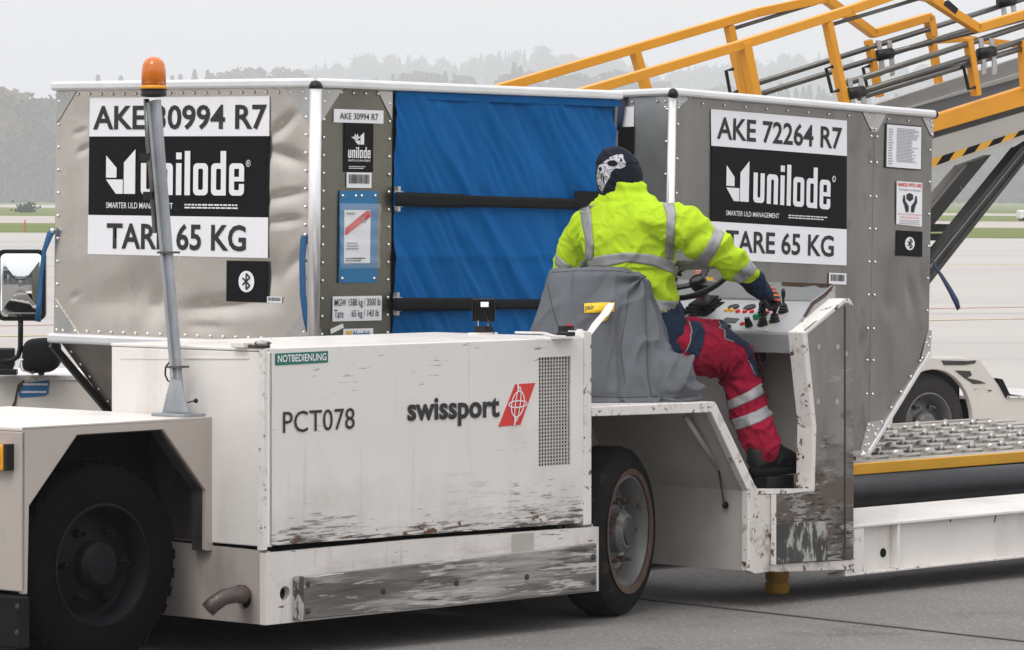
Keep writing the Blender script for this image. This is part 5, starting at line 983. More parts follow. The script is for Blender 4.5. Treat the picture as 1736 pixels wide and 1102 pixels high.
# conveyor frame
nslab([(1440, 241), (1900, 95), (1900, 132), (1440, 266)], 0, .06, 'side_beam', 'ladder', bevel=.006)
nslab([(1440, 266), (1900, 132), (1900, 142), (1440, 276)], .03, .05, 'lower_flange', 'dsteel')
nslab([(1440, 276), (1900, 142), (1900, 178), (1440, 340)], .02, .05, 'frame_plate', 'lgrey', bevel=.004)
nslab([(1440, 334), (1900, 172), (1900, 178), (1440, 340)], -.01, .05, 'frame_flange', 'lgrey')
hz0, hz1 = lambda x: 268-(x-1585)*.318, lambda x: 284-(x-1585)*.338
for i in range(16):
    x = 1520+i*21.5
    a_ = [(x, hz1(x)), (x+21.5, hz1(x+21.5)), (x+35, hz0(x+35)), (x+13.5, hz0(x+13.5))]; nslab(a_, .017, .002, 'hazard_stripe', 'lblack' if i % 2 else 'yellow')
q = MB().slab([np_(1440, 246, .06), np_(1900, 99, .06), np_(1900, 84, BW-.06), np_(1440, 212, BW-.06)], (0, 0, -.03)); q.build('conveyor_belt', 'belt', BL_)
nslab([(1440, 210), (1487, 176), (1900, 41), (1900, 77), (1550, 181), (1440, 217)], BW-.04, .03, 'side_guard', 'guard', bevel=.004)
nslab([(1440, 214), (1900, 71), (1900, 78), (1440, 222)], BW-.07, .03, 'guard_flange', 'lgrey')
nslab([(1440, 232), (1900, 92), (1900, 128), (1440, 262)], BW, .06, 'side_beam', 'ladder')
# far handrail
k_ = BW
rail_([(840, 152), (1280, 22), (1398, -3), (1480, 57), (1575, 29), (1580, 60)], k_, .055, .062)
rail_([(1077, 90), (1098, 160)], k_, .05, .062, 'rail_post'); rail_([(1236, 46), (1262, 165)], k_, .05, .056, 'rail_post'); rail_([(1472, 70), (1491, 162)], k_, .04, .05, 'rail_post')
rail_([(1574, 30), (1592, 145)], k_, .04, .05, 'rail_post'); rail_([(1588, 69), (1640, 66), (1760, 80)], k_, .04, .045, 'rail_brace')
# near handrail
rail_([(980, 159), (1250, 78), (1440, 17), (1530, -14), (1575, -4), (1656, 48), (1790, 8)], 0, .055, .062)
rail_([(1261, 74), (1280, 170)], 0, .06, .075, 'rail_post'); rail_([(1252, 78), (1266, 160)], .05, .05, .05, 'rail_post'); rail_([(1403, 40), (1432, 178)], 0, .045, .06, 'rail_post'); rail_([(1641, 66), (1655, 160)], 0, .045, .055, 'rail_post'); rail_([(1733, 70), (1738, 150)], 0, .045, .055, 'rail_post')
nslab([(1603, 2), (1608, 0), (1625, 15), (1620, 24), (1600, 8)], -.034, .006, 'rail_label', 'black')
def tubes(lst, b, r=.019):
    for p, q_ in lst: MB().tube([np_(*p, b), np_(*q_, b)], r, 12).build('side_tube', 'pipe', BL_, smooth=True)
tubes([((1430, 143), (1830, 12)), ((1437, 163), (1830, 38)), ((1455, 166), (1830, 52))], 0, .019); tubes([((1275, 144), (1830, -32)), ((1294, 158), (1830, -8)), ((1500, 92), (1830, 8))], BW-.01, .018); tubes([((1242, 49), (1385, 5))], BW, .012); tubes([((1409, 42), (1560, -3))], 0, .012)
def handle(p, q_, b): 
    A_, B_ = np_(*p, b), np_(*q_, b); o = Vector((-.055, 0, -.012)); MB().tube([A_, A_+o, B_+o, B_], .011, 8).build('grab_handle', 'black', BL_)
handle((1412, 113), (1422, 153), -.03); handle((1644, 108), (1653, 148), -.03); handle((1474, 112), (1482, 150), k_); handle((1243, 117), (1250, 155), 0)
def clamp(px, py, b):
    c = np_(px, py, b); o = MB(); 
    for dx_ in (-.045, .045):
        o.slab([c+Vector((dx_-.02, 0, .10)), c+Vector((dx_+.02, 0, .10)), c+Vector((dx_+.05, 0, -.06)), c+Vector((dx_+.045, 0, -.12)), c+Vector((dx_+.012, 0, -.13)), c+Vector((dx_+.01, 0, -.05))], (0, .012, 0))
    r_ = o.build('roller_bracket', 'gusset', BL_, bevel=.003); MB().cyl(c+Vector((-.06, .0, .0)), c+Vector((.06, .0, .02)), .036, 14).build('roller', 'black', r_, smooth=True)
clamp(1499, 95, k_-.03); clamp(1672, 92, -.02); clamp(1450, 160, -.02); clamp(1706, 5, k_-.03)
# struts
def strut(pix, b, dep, mat='dsteel', name='strut'): nslab(pix, b, dep, name, mat, bevel=.004)
strut([(1548, 392), (1635, 279), (1681, 262), (1568, 400), (1548, 425)], .60, .07); strut([(1548, 380), (1635, 279), (1641, 279), (1558, 380), (1548, 392)], .585, .09, 'guard', 'strut_flange')
strut([(1556, 466), (1731, 249), (1775, 222), (1745, 258), (1560, 495), (1540, 518), (1540, 486)], .12, .07); strut([(1560, 490), (1745, 258), (1752, 258), (1566, 495)], .105, .13, 'dsteel', 'strut_flange'); strut([(1556, 466), (1731, 249), (1736, 249), (1562, 466)], .105, .09, 'dsteel', 'strut_flange'); strut([(1550, 484), (1735, 256), (1737, 256), (1553, 484)], .114, .01, 'guard', 'strut_line')
strut([(1500, 378), (1622, 380), (1612, 393), (1500, 393)], .3, .15); strut([(1500, 396), (1608, 396), (1600, 408), (1500, 408)], .3, .12)
strut([(1440, 385), (1520, 385), (1520, 620), (1440, 620)], .4, .3)
# chassis
R1_ = [(.335*math.cos(a), .335*math.sin(a)) for a in [math.pi*i/16 for i in range(17)]]
wc = np_(1582, 718); n0 = N(0); C_ = (wc.x, .311)
pts = [n0.uv(*p) for p in ((1480, 700), (1528, 640), (1574, 606), (1660, 608), (1708, 672), (1900, 672))]
pts = [(pts[0][0], .2)]+pts+[(pts[-1][0], .2), (C_[0]+.335, .2)]+[(C_[0]+x, C_[1]+z) for x, z in R1_]+[(C_[0]-.335, .2)]
MB().slab([n0.P(*p) for p in pts], (0, .04, 0)).build('body_side', 'chassis2', BL_, bevel=.006)
ztop = n0.uv(1620, 607)[1]; zlow = n0.uv(1730, 674)[1]
MB().box(n0.uv(1574, 606)[0], n0.uv(1660, 608)[0], .04, 1.5, ztop-.02, ztop).build('fender_top', 'chassis2', BL_); MB().box(n0.uv(1708, 672)[0], n0.uv(1900, 672)[0], .04, 1.5, zlow-.02, zlow).build('body_top', 'paint', BL_)
MB().box(-.9, n0.uv(1900, 672)[0], .42, 1.5, .2, zlow-.05).build('chassis', 'blackmat', BL_); MB().box(C_[0]-.5, C_[0]+.5, .3, .42, .15, ztop-.03).build('wheel_arch_back', 'blackmat', BL_)
p_ = [np_(*q_, -.003) for q_ in ((1596, 611), (1640, 612), (1655, 611), (1653, 616), (1635, 619), (1600, 619))]; MB().slab(p_, (0, .002, 0)).build('paint_chip', 'dsteel', BL_)
p_ = [np_(*q_, -.003) for q_ in ((1619, 628), (1645, 629), (1648, 636), (1640, 641), (1660, 645), (1672, 650), (1650, 651), (1634, 640))]; MB().slab(p_, (0, .002, 0)).build('paint_chip', 'dsteel', BL_)
nslab([(1690, 641), (1700, 643), (1712, 668), (1735, 671), (1735, 675), (1706, 674), (1696, 655)], -.01, .04, 'rubber_trim', 'blackmat')
nslab([(1708, 671), (1900, 671), (1900, 675), (1708, 675)], -.012, .04, 'step_edge', 'edge')
wheel((wc.x, .05, .311), (0, -1, 0), .311, .2, .19, 3, BL_)
# ================================================================= SEAT COVER AND DRIVER
def remesh(b, vox, smooth=6, it=.5):
    me = b.mesh('tmp', []); fix(me); o = bpy.data.objects.new('tmp', me); COL.objects.link(o)
    m = o.modifiers.new('r', 'REMESH'); m.mode = 'VOXEL'; m.voxel_size = vox; m.use_smooth_shade = True
    s = o.modifiers.new('s', 'SMOOTH'); s.iterations = smooth; s.factor = it
    dg = bpy.context.evaluated_depsgraph_get(); dg.update(); r = bpy.data.meshes.new_from_object(o.evaluated_get(dg)); bpy.data.objects.remove(o); return r
def displace(me, fn):
    me.update(); ns = [v.normal.copy() for v in me.vertices]
    for v, n in zip(me.vertices, ns): v.co = v.co+n*fn(v.co, n)
    me.update()
def link(me, name, mat, parent, T=None):
    me.name = name; me.materials.clear(); me.materials.append(MT[mat]); me.polygons.foreach_set('use_smooth', [True]*len(me.polygons))
    if T is not None: me.transform(T.inverted())
    o = bpy.data.objects.new(name, me); COL.objects.link(o); o.parent = parent; return o
def bvh(me): return BVHTree.FromPolygons([v.co.copy() for v in me.vertices], [tuple(p.vertices) for p in me.polygons])
EYEP = Vector((0, 0, EYE))
def onto(bv, px, py, Yd, off=.003):
    d = ray(px, py).normalized(); h = bv.ray_cast(EYEP, d)
    if h[0] is None:
        p = EYEP+ray(px, py)*Yd; h = bv.find_nearest(p)
    n = h[1]; 
    return h[0]+n*off
def resample(P, n):
    L_ = [0]
    for a, b_ in zip(P, P[1:]): L_.append(L_[-1]+math.dist(a, b_))
    out = []
    for i in range(n+1):
        t = L_[-1]*i/n
        for j in range(len(P)-1):
            if t <= L_[j+1]+1e-9: f = (t-L_[j])/max(L_[j+1]-L_[j], 1e-9); out.append((P[j][0]+(P[j+1][0]-P[j][0])*f, P[j][1]+(P[j+1][1]-P[j][1])*f)); break
    return out
def sewn(bv, e1, e2, Yd, name, mat, parent, T, n=24, m=5, off=.003, th=.002):
    A_, B_ = resample(e1, n), resample(e2, n); q = MB()
    q.grid(lambda u, v: onto(bv, A_[round(u*n)][0]*(1-v)+B_[round(u*n)][0]*v, A_[round(u*n)][1]*(1-v)+B_[round(u*n)][1]*v, Yd, off), n, m)
    me = q.mesh(name, mat); o = link(me, name, mat, parent, T); md = o.modifiers.new('s', 'SOLIDIFY'); md.thickness = th; md.offset = 1; return o
def inside(p, poly):
    c = False; n = len(poly)
    for i in range(n):
        a, b_ = poly[i], poly[i-1]
        if (a[1] > p[1]) != (b_[1] > p[1]) and p[0] < (b_[0]-a[0])*(p[1]-a[1])/(b_[1]-a[1])+a[0]: c = not c
    return c
def printed(bv, poly, holes, cell, Yd, name, mat, parent, T, off=.002, test=None):
    xs = [p[0] for p in poly]; ys = [p[1] for p in poly]; x0, y0 = min(xs), min(ys); nx = int((max(xs)-x0)/cell)+1; ny = int((max(ys)-y0)/cell)+1; vid = {}; q = MB(); V_ = []; F_ = []
    def vt(i, j):
        if (i, j) not in vid: vid[(i, j)] = len(V_); V_.append(onto(bv, x0+i*cell, y0+j*cell, Yd, off))
        return vid[(i, j)]
    for i in range(nx):
        for j in range(ny):
            c = (x0+(i+.5)*cell, y0+(j+.5)*cell)
            if inside(c, poly) and not any(inside(c, h) for h in holes) and (test is None or test(c)): F_.append((vt(i, j), vt(i, j+1), vt(i+1, j+1), vt(i+1, j)))
    q.add(V_, F_); return link(q.mesh(name, mat), name, mat, parent, T)
# ---- seat cover
TS = TY((W(1030, 600, 17.45).x, 17.45, .87)); SCov = thing('seat_cover', 'grey canvas cover draped over the driver seat with yellow tape', 'seat cover', TS)
def zy(y, Y=17.45): return EYE+(HY-y)/F*Y
def sring(y, xl, xr, hd, Y=17.45, n=40, yaw=0, e=.75):
    a = W(xl, y, Y); b_ = W(xr, y, Y); c = (a+b_)/2; hw = (b_.x-a.x)/2; out = []
    for i in range(n):
        t = 2*math.pi*i/n; x = hw*math.copysign(abs(math.cos(t))**e, math.cos(t)); d_ = hd*math.copysign(abs(math.sin(t))**e, math.sin(t)); out.append(Vector((c.x+x, c.y+d_+x*.25, c.z)))
    return out
b = MB(); b.loft([sring(*r_) for r_ in ((676, 935, 1170, .25), (662, 930, 1166, .25), (630, 900, 1160, .24), (600, 890, 1147, .22), (570, 888, 1136, .20), (540, 897, 1127, .17), (510, 908, 1117, .15), (485, 917, 1108, .12), (466, 924, 1096, .10), (456, 929, 1078, .08), (451, 938, 1058, .055))])
b.loft([sring(*r_, Y=17.42, n=28, e=.9) for r_ in ((677, 1040, 1188, .16), (660, 1080, 1191, .17), (635, 1100, 1189, .16), (610, 1105, 1178, .13), (595, 1110, 1162, .09))])
b.loft([sring(*r_, Y=17.42, n=28) for r_ in ((681, 925, 1190, .27), (676, 925, 1190, .27), (671, 930, 1186, .25))])
me = remesh(b, .006, 10, .6)
def ridge(q): return (1-min(1, abs(noise.noise(q))*4.2))**1.6
def fold(p, n):
    z = p.z-.87; k = min(1, max(0, (1.40-p.z)/.3)); t = p.x*.97
    v = .034*ridge(Vector((p.x*3.6+p.z*1.1, p.y*3.5, p.z*.9+4)))*(.25+.9*k)+.014*ridge(Vector((p.x*8-p.z*2.5, p.y*8, p.z*2.2+7)))*(.35+.6*k)
    w_ = max(0, 1-((p.x-.80)/.17)**2)*max(0, 1-((z-.12)/.18)**2); v += w_*(.045*ridge(Vector((p.x*7-p.z*7, p.z*8, 3)))-.012)
    c = W(1090, 470, 17.4); d_ = (p-c).length; v += .018*math.exp(-(d_/.12)**2)*math.sin(math.atan2(p.z-c.z, p.x-c.x)*7)
    v -= .016*ridge(Vector((p.x*5.5-p.z*1.6, p.y*5, p.z*1.1+21)))*(.3+k)
    return v-.012
displace(me, fold); cover_b = bvh(me)
link(me, 'cover', 'seat', SCov, TS)
for e_ in ([(1004, 672), (1060, 674), (1110, 672), (1150, 674), (1180, 670)], [(936, 462), (980, 459), (1040, 459), (1078, 464)], [(928, 482), (936, 520), (948, 560), (957, 590)], [(1067, 480), (1062, 530), (1052, 590), (1060, 650)]):
    P_ = resample(e_, 30); MB().tube([TS.inverted() @ onto(cover_b, *p, 17.3, .0005) for p in P_], .0016, 5).build('seam', 'dsteel', SCov)
TP = TS; tpo = tag(sewn(cover_b, [(990, 515), (1010, 514), (1041, 513)], [(990.5, 532), (1012, 530), (1041, 529)], 17.3, 'marking_tape', 'tape', None, Matrix(), 10, 3, .004, .001), 'yellow printed tape knotted round the grey seat cover', 'tape')
def text_on(bv, s, box, mat, parent, Yd, bold=0, rot=0, off=.0062):
    cu = bpy.data.curves.new('t', 'FONT'); cu.body = s; cu.offset = bold; cu.resolution_u = 2; o = bpy.data.objects.new('t', cu); COL.objects.link(o); dg = bpy.context.evaluated_depsgraph_get(); dg.update()
    me = bpy.data.meshes.new_from_object(o.evaluated_get(dg)); bpy.data.objects.remove(o); xs = [v.co.x for v in me.vertices]; ys = [v.co.y for v in me.vertices]; x0, x1, y0, y1 = min(xs), max(xs), min(ys), max(ys)
    for v in me.vertices:
        u_, w_ = (v.co.x-x0)/(x1-x0), (v.co.y-y0)/(y1-y0); px = box[0]+(box[2]-box[0])*u_; py = box[3]+(box[1]-box[3])*w_; cx, cy = (box[0]+box[2])/2, (box[1]+box[3])/2; dx_, dy_ = px-cx, py-cy; px = cx+dx_*math.cos(rot)-dy_*math.sin(rot); py = cy+dx_*math.sin(rot)+dy_*math.cos(rot)
        v.co = onto(bv, px, py, Yd, off)
    return link(me, 'lettering', mat, parent)
tape_e = [(1042, 513), (1040, 521), (1028, 533), (1014, 549), (1003, 560), (993, 572)]; A_ = [(x-4.5, y-3) for x, y in tape_e]; B_ = [(x+3, y+8) for x, y in tape_e]
q = MB(); QA = resample([(1030, 514), (1018, 532), (1004, 548), (990, 571)], 12); QB = resample([(1042, 514), (1035, 530), (1018, 548), (999, 572)], 12)
pa = onto(cover_b, 1035, 522, 17.3, .012); pe_ = W(995, 572, pa.y-.35)
def tfn(u, v): i = round(u*12); x = QA[i][0]*(1-v)+QB[i][0]*v; y = QA[i][1]*(1-v)+QB[i][1]*v; return W(x, y, pa.y-.012-.30*u**1.5+.006*math.sin(v*3+u*9))
to = link(q.grid(tfn, 12, 4).mesh('tape_tail', 'tapeback'), 'tape_tail', 'tapeback', tpo); md = to.modifiers.new('s', 'SOLIDIFY'); md.thickness = .001
sewn(cover_b, [(1017, 534), (1026, 530), (1036, 528)], [(1018, 547), (1025, 545), (1030, 541)], 17.3, 'tape_fold', 'tape', tpo, Matrix(), 6, 3, .005, .001)
text_on(cover_b, 'pair', (992, 517, 1008, 529), 'ink', tpo, 17.3, .01); text_on(cover_b, 'DA', (1027, 515, 1035, 524), 'ink', tpo, 17.3); text_on(cover_b, 'E', (1021, 533, 1029, 541), 'ink', tpo, 17.3, .02, -.5)

# ---- driver
TD = TY(W(1125, 600, 17.75)); DR = thing('person', 'driver in hi-vis yellow jacket and dark red trousers reaching for the levers', 'person', TD)
YAW = rad(60); fwd = Vector((math.cos(YAW), math.sin(YAW), 0)); rgt = Vector((math.sin(YAW), -math.cos(YAW), 0))
def ering(px, py, Y, hw, hd, n=36, lean=0):
    c = W(px, py, Y); return [c+rgt*hw*math.cos(2*math.pi*i/n)+fwd*hd*math.sin(2*math.pi*i/n)+Vector((0, 0, lean*math.cos(2*math.pi*i/n))) for i in range(n)]
def limb(b, L_, seg=20):
    P_ = [W(x, y, Y) for x, y, Y, r_ in L_]; R_ = [l[3] for l in L_]; b.tube(P_, R_, seg); b.ball(P_[0], R_[0]*.98, 16, 10); b.ball(P_[-1], R_[-1]*.98, 16, 10)
torso = [(530, 1091, .150, .135), (515, 1090, .156, .138), (490, 1084, .166, .145), (460, 1074, .186, .148), (430, 1068, .212, .148), (400, 1066, .228, .145), (375, 1066, .228, .138), (358, 1065, .205, .125), (345, 1063, .165, .112), (335, 1061, .125, .10), (326, 1060, .095, .092), (316, 1059, .082, .086), (307, 1060, .078, .084)]
Yt = 17.72
b = MB(); b.loft([ering(x, y, Yt+.03*(530-y)/200, hw, hd) for y, x, hw, hd in torso])
hj = TT @ Ct.at(1313, 546); YH = hj.y-.0
RA = [(1112, 374, 17.62, .088), (1140, 379, 17.58, .092), (1168, 390, 17.55, .092), (1195, 409, 17.55, .084), (1222, 429, 17.58, .075), (1246, 448, 17.63, .066), (1264, 462, YH-.12, .057)]
LA = [(1018, 378, 17.86, .08), (998, 384, 17.92, .084), (984, 402, 17.97, .082), (972, 428, 18.0, .078), (966, 456, 18.02, .072), (985, 480, 18.1, .064), (1040, 486, 18.2, .056)]
limb(b, RA, 28); limb(b, LA, 24)
jk = remesh(b, .006, 14, .6)
def wr(p, n):
    v = .009*ridge(Vector((p.x*5+p.z*5, p.y*5, p.z*3.4-p.x*4)))+.007*ridge(Vector((p.x*9-p.z*7, p.y*9, p.z*6+9)))+.004*ridge(Vector((p.x*19+p.z*9, p.y*19, p.z*17)))-.008
    ax = W(1200, 415, 17.55)
    if p.x > W(1160, 400, 17.55).x: t = (p-W(1150, 380, 17.55)).dot(Vector((.8, 0, -.6))); v += .007*math.sin(t*48+4*noise.noise(p*6))
    if p.z < W(0, 455, Yt).z: v += .008*math.sin(p.z*62+p.x*22+3*noise.noise(p*5))
    if p.z > W(0, 342, Yt).z: v += .003*math.sin(p.z*130)
    return v
displace(jk, wr); jb = bvh(jk); jko = link(jk, 'jacket', 'hivis', DR, TD)
sl = lambda e1, e2, n=24, m=5: sewn(jb, e1, e2, Yt, 'reflective_stripe', 'refl', jko, TD, n, m, .003, .0015)
sl([(983, 352), (988, 380), (994, 410), (992, 441)], [(1001, 344), (1004, 386), (1007, 416), (1006, 440)])
sl([(1123, 344), (1131, 365), (1130, 398), (1127, 437)], [(1142, 345), (1146.5, 362), (1143.6, 398), (1140, 440)])
sl([(983, 444), (1000, 438), (1024, 432), (1066, 428), (1105, 431), (1137, 440), (1150, 452)], [(980, 456), (1005, 452), (1030, 452), (1066, 444), (1105, 450), (1134, 460.6), (1149, 471)], 40)
sl([(1060, 507), (1112, 508), (1135, 510), (1156, 510)], [(1060, 529), (1112, 529.5), (1135, 530), (1155, 528)], 30)
sl([(1211, 383), (1206, 402), (1197, 419), (1183, 436), (1176, 445)], [(1228, 396), (1221, 414), (1212, 430), (1200, 446), (1192, 456)])
sl([(1276, 430), (1266, 448), (1252, 462), (1240, 470)], [(1288, 449), (1277, 463), (1264, 474), (1252, 480)])
sl([(944, 431), (952, 439), (962, 447), (970, 452)], [(941, 449), (950, 454), (958, 460), (966, 464)], 10, 3)
for e_ in ([(1128, 345), (1150, 360), (1158, 385), (1160, 410), (1158, 435)], [(984, 352), (975, 370), (985, 400), (992, 430)]):
    P_ = resample(e_, 24); MB().tube([TD.inverted() @ onto(jb, *p, Yt, -.0008) for p in P_], .002, 5).build('seam', 'hivis', jko)
# navy shirt and sleeve
b = MB(); b.loft([ering(x, y, Yt+.02, hw, hd) for y, x, hw, hd in ((600, 1112, .15, .15), (575, 1108, .155, .15), (545, 1104, .150, .14), (520, 1098, .142, .13), (500, 1090, .13, .12))])
sm = remesh(b, .009, 6); displace(sm, lambda p, n: .004*(1-abs(noise.noise(p*14))*3)); link(sm, 'shirt', 'navy', DR, TD)
b = MB(); limb(b, [(1258, 457, YH-.13, .048), (1276, 475, YH-.08, .052), (1290, 490, YH-.04, .044), (1298, 498, YH-.02, .036)])
sm = remesh(b, .008, 6); displace(sm, lambda p, n: .005*(1-abs(noise.noise(p*16))*3)); link(sm, 'sleeve', 'navy', DR, TD)
b = MB(); limb(b, [(1040, 486, 18.2, .045), (1100, 478, 18.15, .038)])
link(remesh(b, .009, 6), 'sleeve', 'navy', DR, TD)
# trousers
b = MB(); limb(b, [(1118, 585, 17.74, .13), (1150, 588, 17.74, .118), (1190, 591, 17.80, .108), (1228, 599, 17.90, .100), (1248, 614, 17.95, .094)], 26)
limb(b, [(1248, 612, 17.95, .092), (1253, 640, 17.93, .088), (1262, 670, 17.91, .086), (1272, 700, 17.89, .085), (1284, 730, 17.86, .083), (1294, 758, 17.84, .079)], 26)
limb(b, [(1100, 580, 17.95, .125), (1150, 578, 18.08, .105), (1210, 577, 18.22, .092), (1244, 584, 18.3, .085)], 22); limb(b, [(1244, 584, 18.3, .085), (1262, 660, 18.3, .074), (1290, 745, 18.32, .068)], 20)
tm = remesh(b, .006, 14, .6)
def tw_(p, n):
    v = .010*ridge(Vector((p.x*7-p.z*6, p.y*7, p.z*6+p.x*5)))+.005*ridge(Vector((p.x*14+p.z*12, p.y*14, p.z*10)))+.003*ridge(p*24)-.007
    d_ = (p-W(1225, 640, 17.85)); k_ = math.exp(-(d_.length/.13)**2); v += .011*k_*math.sin(math.atan2(d_.z, d_.x)*9)
    return v
displace(tm, tw_); tmb = bvh(tm); tro = link(tm, 'trousers', 'trouser', DR, TD)
st2 = lambda e1, e2: sewn(tmb, e1, e2, 17.85, 'reflective_stripe', 'refl', tro, TD, 22, 5, .003, .0015)
st2([(1229, 681), (1245, 675), (1268, 664), (1292, 649)], [(1233, 696), (1248, 691), (1275, 679), (1299, 666)]); st2([(1237, 712), (1252, 708), (1282, 697), (1305, 684)], [(1246, 731), (1262, 726), (1288, 716), (1313, 702)])
printed(tmb, [(1170, 544), (1187, 547), (1195, 564), (1192, 583), (1184, 607), (1163, 597), (1171, 577), (1173, 559)], [], 1.6, 17.8, 'thigh_pocket', 'navy', tro, TD, .0035)
printed(tmb, [(1217, 543), (1235, 544), (1254, 557), (1264, 569), (1279, 610), (1288, 640), (1279, 637), (1262, 590), (1243, 579), (1229, 576), (1230, 562)], [], 1.6, 17.9, 'knee_patch', 'navy', tro, TD, .0035)
for e_ in ([(1168, 546), (1172, 560), (1170, 578), (1162, 597)], [(1217, 545), (1228, 561), (1228, 575), (1243, 580)], [(1268, 612), (1280, 636)]): MB().tube([TD.inverted() @ onto(tmb, *p, 17.8, .004) for p in resample(e_, 14)], .0024, 6).build('piping', 'refl', tro)
# boots
def boot(px, py, Y, k=0):
    c = W(px, py, Y); u_ = Vector((.70, .71, 0)); s_ = Vector((.71, -.70, 0)); b = MB()
    def fr(t, h0, h1, wd, n=20): 
        return [c+u_*t+s_*wd*math.cos(2*math.pi*i/n)+Vector((0, 0, (h0+h1)/2+(h1-h0)/2*math.sin(2*math.pi*i/n))) for i in range(n)]
    b.loft([fr(-.085, -.03, .05, .025), fr(-.07, -.045, .09, .04), (fr(-.02, -.045, .11, .045)), fr(.04, -.045, .095, .045), fr(.10, -.045, .06, .05), fr(.16, -.045, .035, .05), fr(.205, -.04, .02, .04), fr(.225, -.03, .005, .02)])
    b.tube([c+Vector((0, 0, .02))-u_*.015+Vector((0, .02, 0)), c+Vector((0, 0, .07))-u_*.015+Vector((0, .02, 0))], [.046, .046], 18)
    m_ = remesh(b, .008, 3); displace(m_, lambda p, n: .003*(1-abs(noise.noise(p*22))*3)); o = link(m_, 'boot', 'boot', DR, TD)
    q = MB(); q.loft([[c+u_*t+s_*w_*math.cos(2*math.pi*i/24)*1.0+Vector((0, 0, z))+u_*l_*math.sin(2*math.pi*i/24) for i in range(24)] for z, t, w_, l_ in ((-.062, .07, .05, .155), (-.045, .07, .055, .163), (-.030, .07, .052, .16))]); q.v = [TD.inverted() @ v for v in q.v]; q.build('sole', 'blackmat', o, smooth=False)
    for i in range(4): a_ = c+u_*(.03+i*.022)+Vector((0, 0, .100-i*.014)); q = MB(); q.tube([TD.inverted() @ (a_+s_*.035-Vector((0, 0, .012))), TD.inverted() @ (a_+s_*.0+Vector((0, 0, .004))), TD.inverted() @ (a_-s_*.035-Vector((0, 0, .012)))], .003, 6); q.build('lace', 'blackmat', o)
    return c
cR = boot(1296, 780, 17.85); cL_ = boot(1302, 772, 18.30)
# body under the clothes, one continuous surface
b = MB(); hc = W(1049, 296, 17.78)
b.ball(hc, (.078, .092, .112), 24, 16); b.tube([hc-Vector((0, 0, .06)), W(1060, 345, Yt+.02)], [.058, .066], 18)
face = Vector((-.35, .94, 0)).normalized(); side = Vector((.94, .35, 0)); b.ball(hc+face*.075-Vector((0, 0, .055)), (.04, .04, .035), 12, 8)
b.tube([hc+face*.085+Vector((0, 0, .02)), hc+face*.112-Vector((0, 0, .02)), hc+face*.095-Vector((0, 0, .03))], [.009, .016, .012], 10)
for s_ in (-1, 1): b.ball(hc+side*s_*.08-Vector((0, 0, .005)), (.014, .02, .03), 10, 8)
b.loft([ering(x, y, Yt+.02, hw*.8, hd*.8) for y, x, hw, hd in torso[:9]]+[ering(1060, 335, Yt+.02, .08, .07)]); limb(b, [(x, y, Y, r_*.6) for x, y, Y, r_ in RA]+[(1300, 500, YH-.01, .028)]); limb(b, [(x, y, Y, r_*.6) for x, y, Y, r_ in LA]+[(1110, 477, 18.13, .028)])
limb(b, [(1112, 585, 17.75, .11), (1190, 592, 17.8, .075), (1248, 614, 17.95, .06), (1272, 700, 17.89, .05), (1293, 765, 17.87, .04)]); limb(b, [(1105, 580, 17.95, .10), (1210, 577, 18.22, .07), (1244, 584, 18.3, .06), (1290, 745, 18.32, .04)])
bm_ = remesh(b, .008, 4); link(bm_, 'body', 'skin', DR, TD)
q = MB(); 
for s_ in (-1, 1): q = MB(); q.ball(TD.inverted() @ (hc+face*.078+side*s_*.03+Vector((0, 0, .012))), .012, 12, 8); q.build('eye', 'lwhite', DR, smooth=True); MB().ball(TD.inverted() @ (hc+face*.0885+side*s_*.03+Vector((0, 0, .012))), .005, 8, 6).build('pupil', 'black', DR, smooth=True)
q = MB(); q.tube([TD.inverted() @ (hc+face*.112+side*t*.022-Vector((0, 0, .058+abs(t)*.003))) for t in (-1, 0, 1)], .005, 8); q.build('mouth', 'pink', DR, smooth=True)
# hat: knitted cap pulled down, printed scarf
b = MB(); hr = []
for y, xl, xr, hd in ((335, 1019, 1080, .075), (325, 1015, 1084, .088), (310, 1011, 1088, .10), (297, 1009.5, 1089.5, .108), (284, 1010.5, 1086, .108), (272, 1013, 1078, .098), (262, 1017, 1070, .082), (255, 1023, 1061, .062), (251, 1031, 1052, .035), (249.6, 1038, 1046, .012)): hr.append(sring(y, xl, xr, hd, 17.78, 32, e=.95))
b.loft(hr); hm_ = remesh(b, .006, 4)
def hatw(p, n):
    z = (p.z-hc.z); return .004*(1-abs(noise.noise(Vector((p.x*10, p.y*10, p.z*22+p.x*14))))*3)+(.004 if z > .045 else 0)*1
displace(hm_, hatw); hb_ = bvh(hm_); hato = link(hm_, 'hat', 'hat', DR, TD)
cv = lambda P_: [(880+x/3.339, 230+y/3.339) for x, y in P_]
sk = cv([(448, 195), (455, 168), (488, 145), (515, 122), (556, 108), (586, 108), (590, 134), (602, 150), (600, 175), (572, 188), (548, 184), (530, 196), (518, 215), (512, 240), (496, 262), (484, 290), (472, 322), (458, 300), (445, 265), (441, 225)])
el = lambda x, y, rx, ry, n=12: cv([(x+rx*math.cos(2*math.pi*i/n), y+ry*math.sin(2*math.pi*i/n)) for i in range(n)])
hl = [el(528, 158, 30, 19), el(462, 190, 9, 14), el(575, 140, 6, 10), el(480, 250, 4, 26), el(468, 235, 3, 20)]
rs = random.Random(5); pn = lambda c: noise.noise(Vector((c[0]*.45, c[1]*.45, 3))) > -.30 and not (abs((c[0]+c[1]*.9) % 2.6-1.3) < .35 and c[1] > 292 and c[0] < 1026)
printed(hb_, sk, hl, .7, 17.7, 'skull_print', 'bone', hato, TD, .0025, pn)
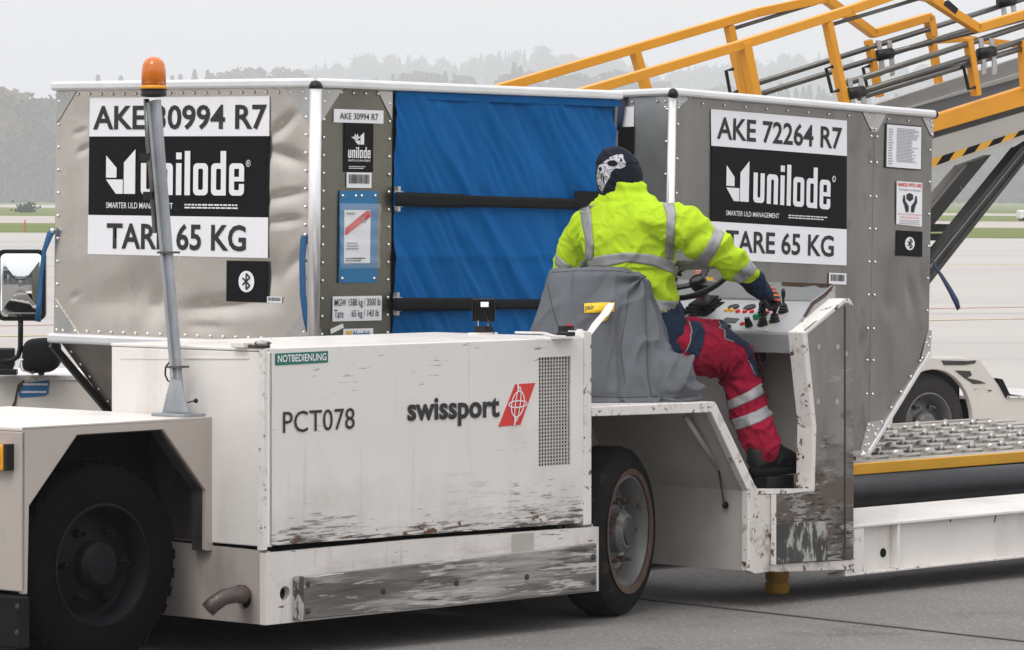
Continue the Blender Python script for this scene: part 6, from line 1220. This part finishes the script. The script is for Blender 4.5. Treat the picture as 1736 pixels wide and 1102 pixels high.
# gloves
def fingers(parent, roots, name='glove'):
    b = MB()
    for P_, R_ in roots: b.tube(P_, R_, 12); [b.ball(p, r_*.99, 10, 8) for p, r_ in zip(P_, R_)]
    return b
g = lambda x, y, d=0: W(x, y, YH+d)
R_ = []
for i, (x, y, d) in enumerate(((1303, 485, .025), (1308, 490, .005), (1312, 496, -.012), (1314, 503, -.028))):
    s = (1, 1.08, 1.02, .86)[i]
    R_.append(([g(x-6, y+2, d), g(x+4*s, y+3, d), g(x+8*s, y+11*s, d), g(x+3, y+19*s, d*.8), g(x-4, y+22*s, d*.6)], [.0125, .0112, .0105, .0098, .009]))
R_.append(([g(1292, 497, -.03), g(1295, 509, -.045), g(1300, 518, -.04), g(1306, 524, -.02)], [.014, .0125, .0115, .010]))
b = fingers(DR, R_); b.ball(g(1300, 496), (.030, .042, .036), 18, 12); b.tube([g(1288, 488), g(1296, 494), g(1303, 498)], [.036, .037, .034], 18)
gm = remesh(b, .0035, 3); gb_ = bvh(gm); go_ = link(gm, 'glove', 'glove', DR, TD)
for i, (x, y) in enumerate(((1306, 487), (1311, 493), (1314.5, 500), (1316, 508))):
    printed(gb_, [(x-3, y-1.5), (x+9, y-1), (x+9, y+2), (x-4, y+2)], [], .7, YH-.02, 'orange_stripe', 'orange', go_, TD, .0015)
R2_ = []; lg = sc_w = TT @ (sc_+e_l*R_[0][1][0]*0+e_l*.152)
for i in range(4):
    an = rad(-20+i*14); P0_ = TT @ (sc_+e_l*.152*math.cos(an)+e_u*.152*math.sin(an)); t_ = (TT.to_3x3() @ nn); R2_.append(([P0_+t_*.035, P0_+t_*.022+Vector((-.02, .01, 0)), P0_-t_*.012+Vector((-.018, .01, 0)), P0_-t_*.02], [.011, .011, .010, .009]))
P0_ = TT @ (sc_+e_l*.152); R2_.append(([P0_+t_*.04+Vector((.0, -.03, 0)), P0_+t_*.02+Vector((.02, -.035, 0)), P0_-t_*.005+Vector((.022, -.03, 0))], [.013, .012, .011]))
b = fingers(DR, R2_); b.ball(P0_+t_*.045, (.035, .04, .025), 16, 10); b.tube([P0_+t_*.045, W(1110, 477, 18.13)], [.03, .032], 14); link(remesh(b, .004, 3), 'glove', 'glove', DR, TD)
# pedals under the boots
pz = sp(1300, 812, .42); PA = TT.inverted() @ (cR+Vector((.03, .03, -.066)))
MB().box(PA.x-.10, PA.x+.08, PA.y-.06, PA.y+.07, zfl, PA.z).build('pedal_box', 'black', V, bevel=.004)
PB_ = TT.inverted() @ (cL_+Vector((.03, .03, -.066))); MB().box(PB_.x-.10, PB_.x+.08, PB_.y-.05, PB_.y+.05, zfl, PB_.z).build('foot_rest', 'black', V, bevel=.004)
MB().tube([sp(1284, 596, .3), sp(1293, 630, .3), sp(1292, 650, .3)], .006, 8).build('hose', 'rustm', V, smooth=True); MB().box(.0, .06, 0, .05, 0, .05).build('switch_box', 'black', V).location = sp(1283, 612, .35)
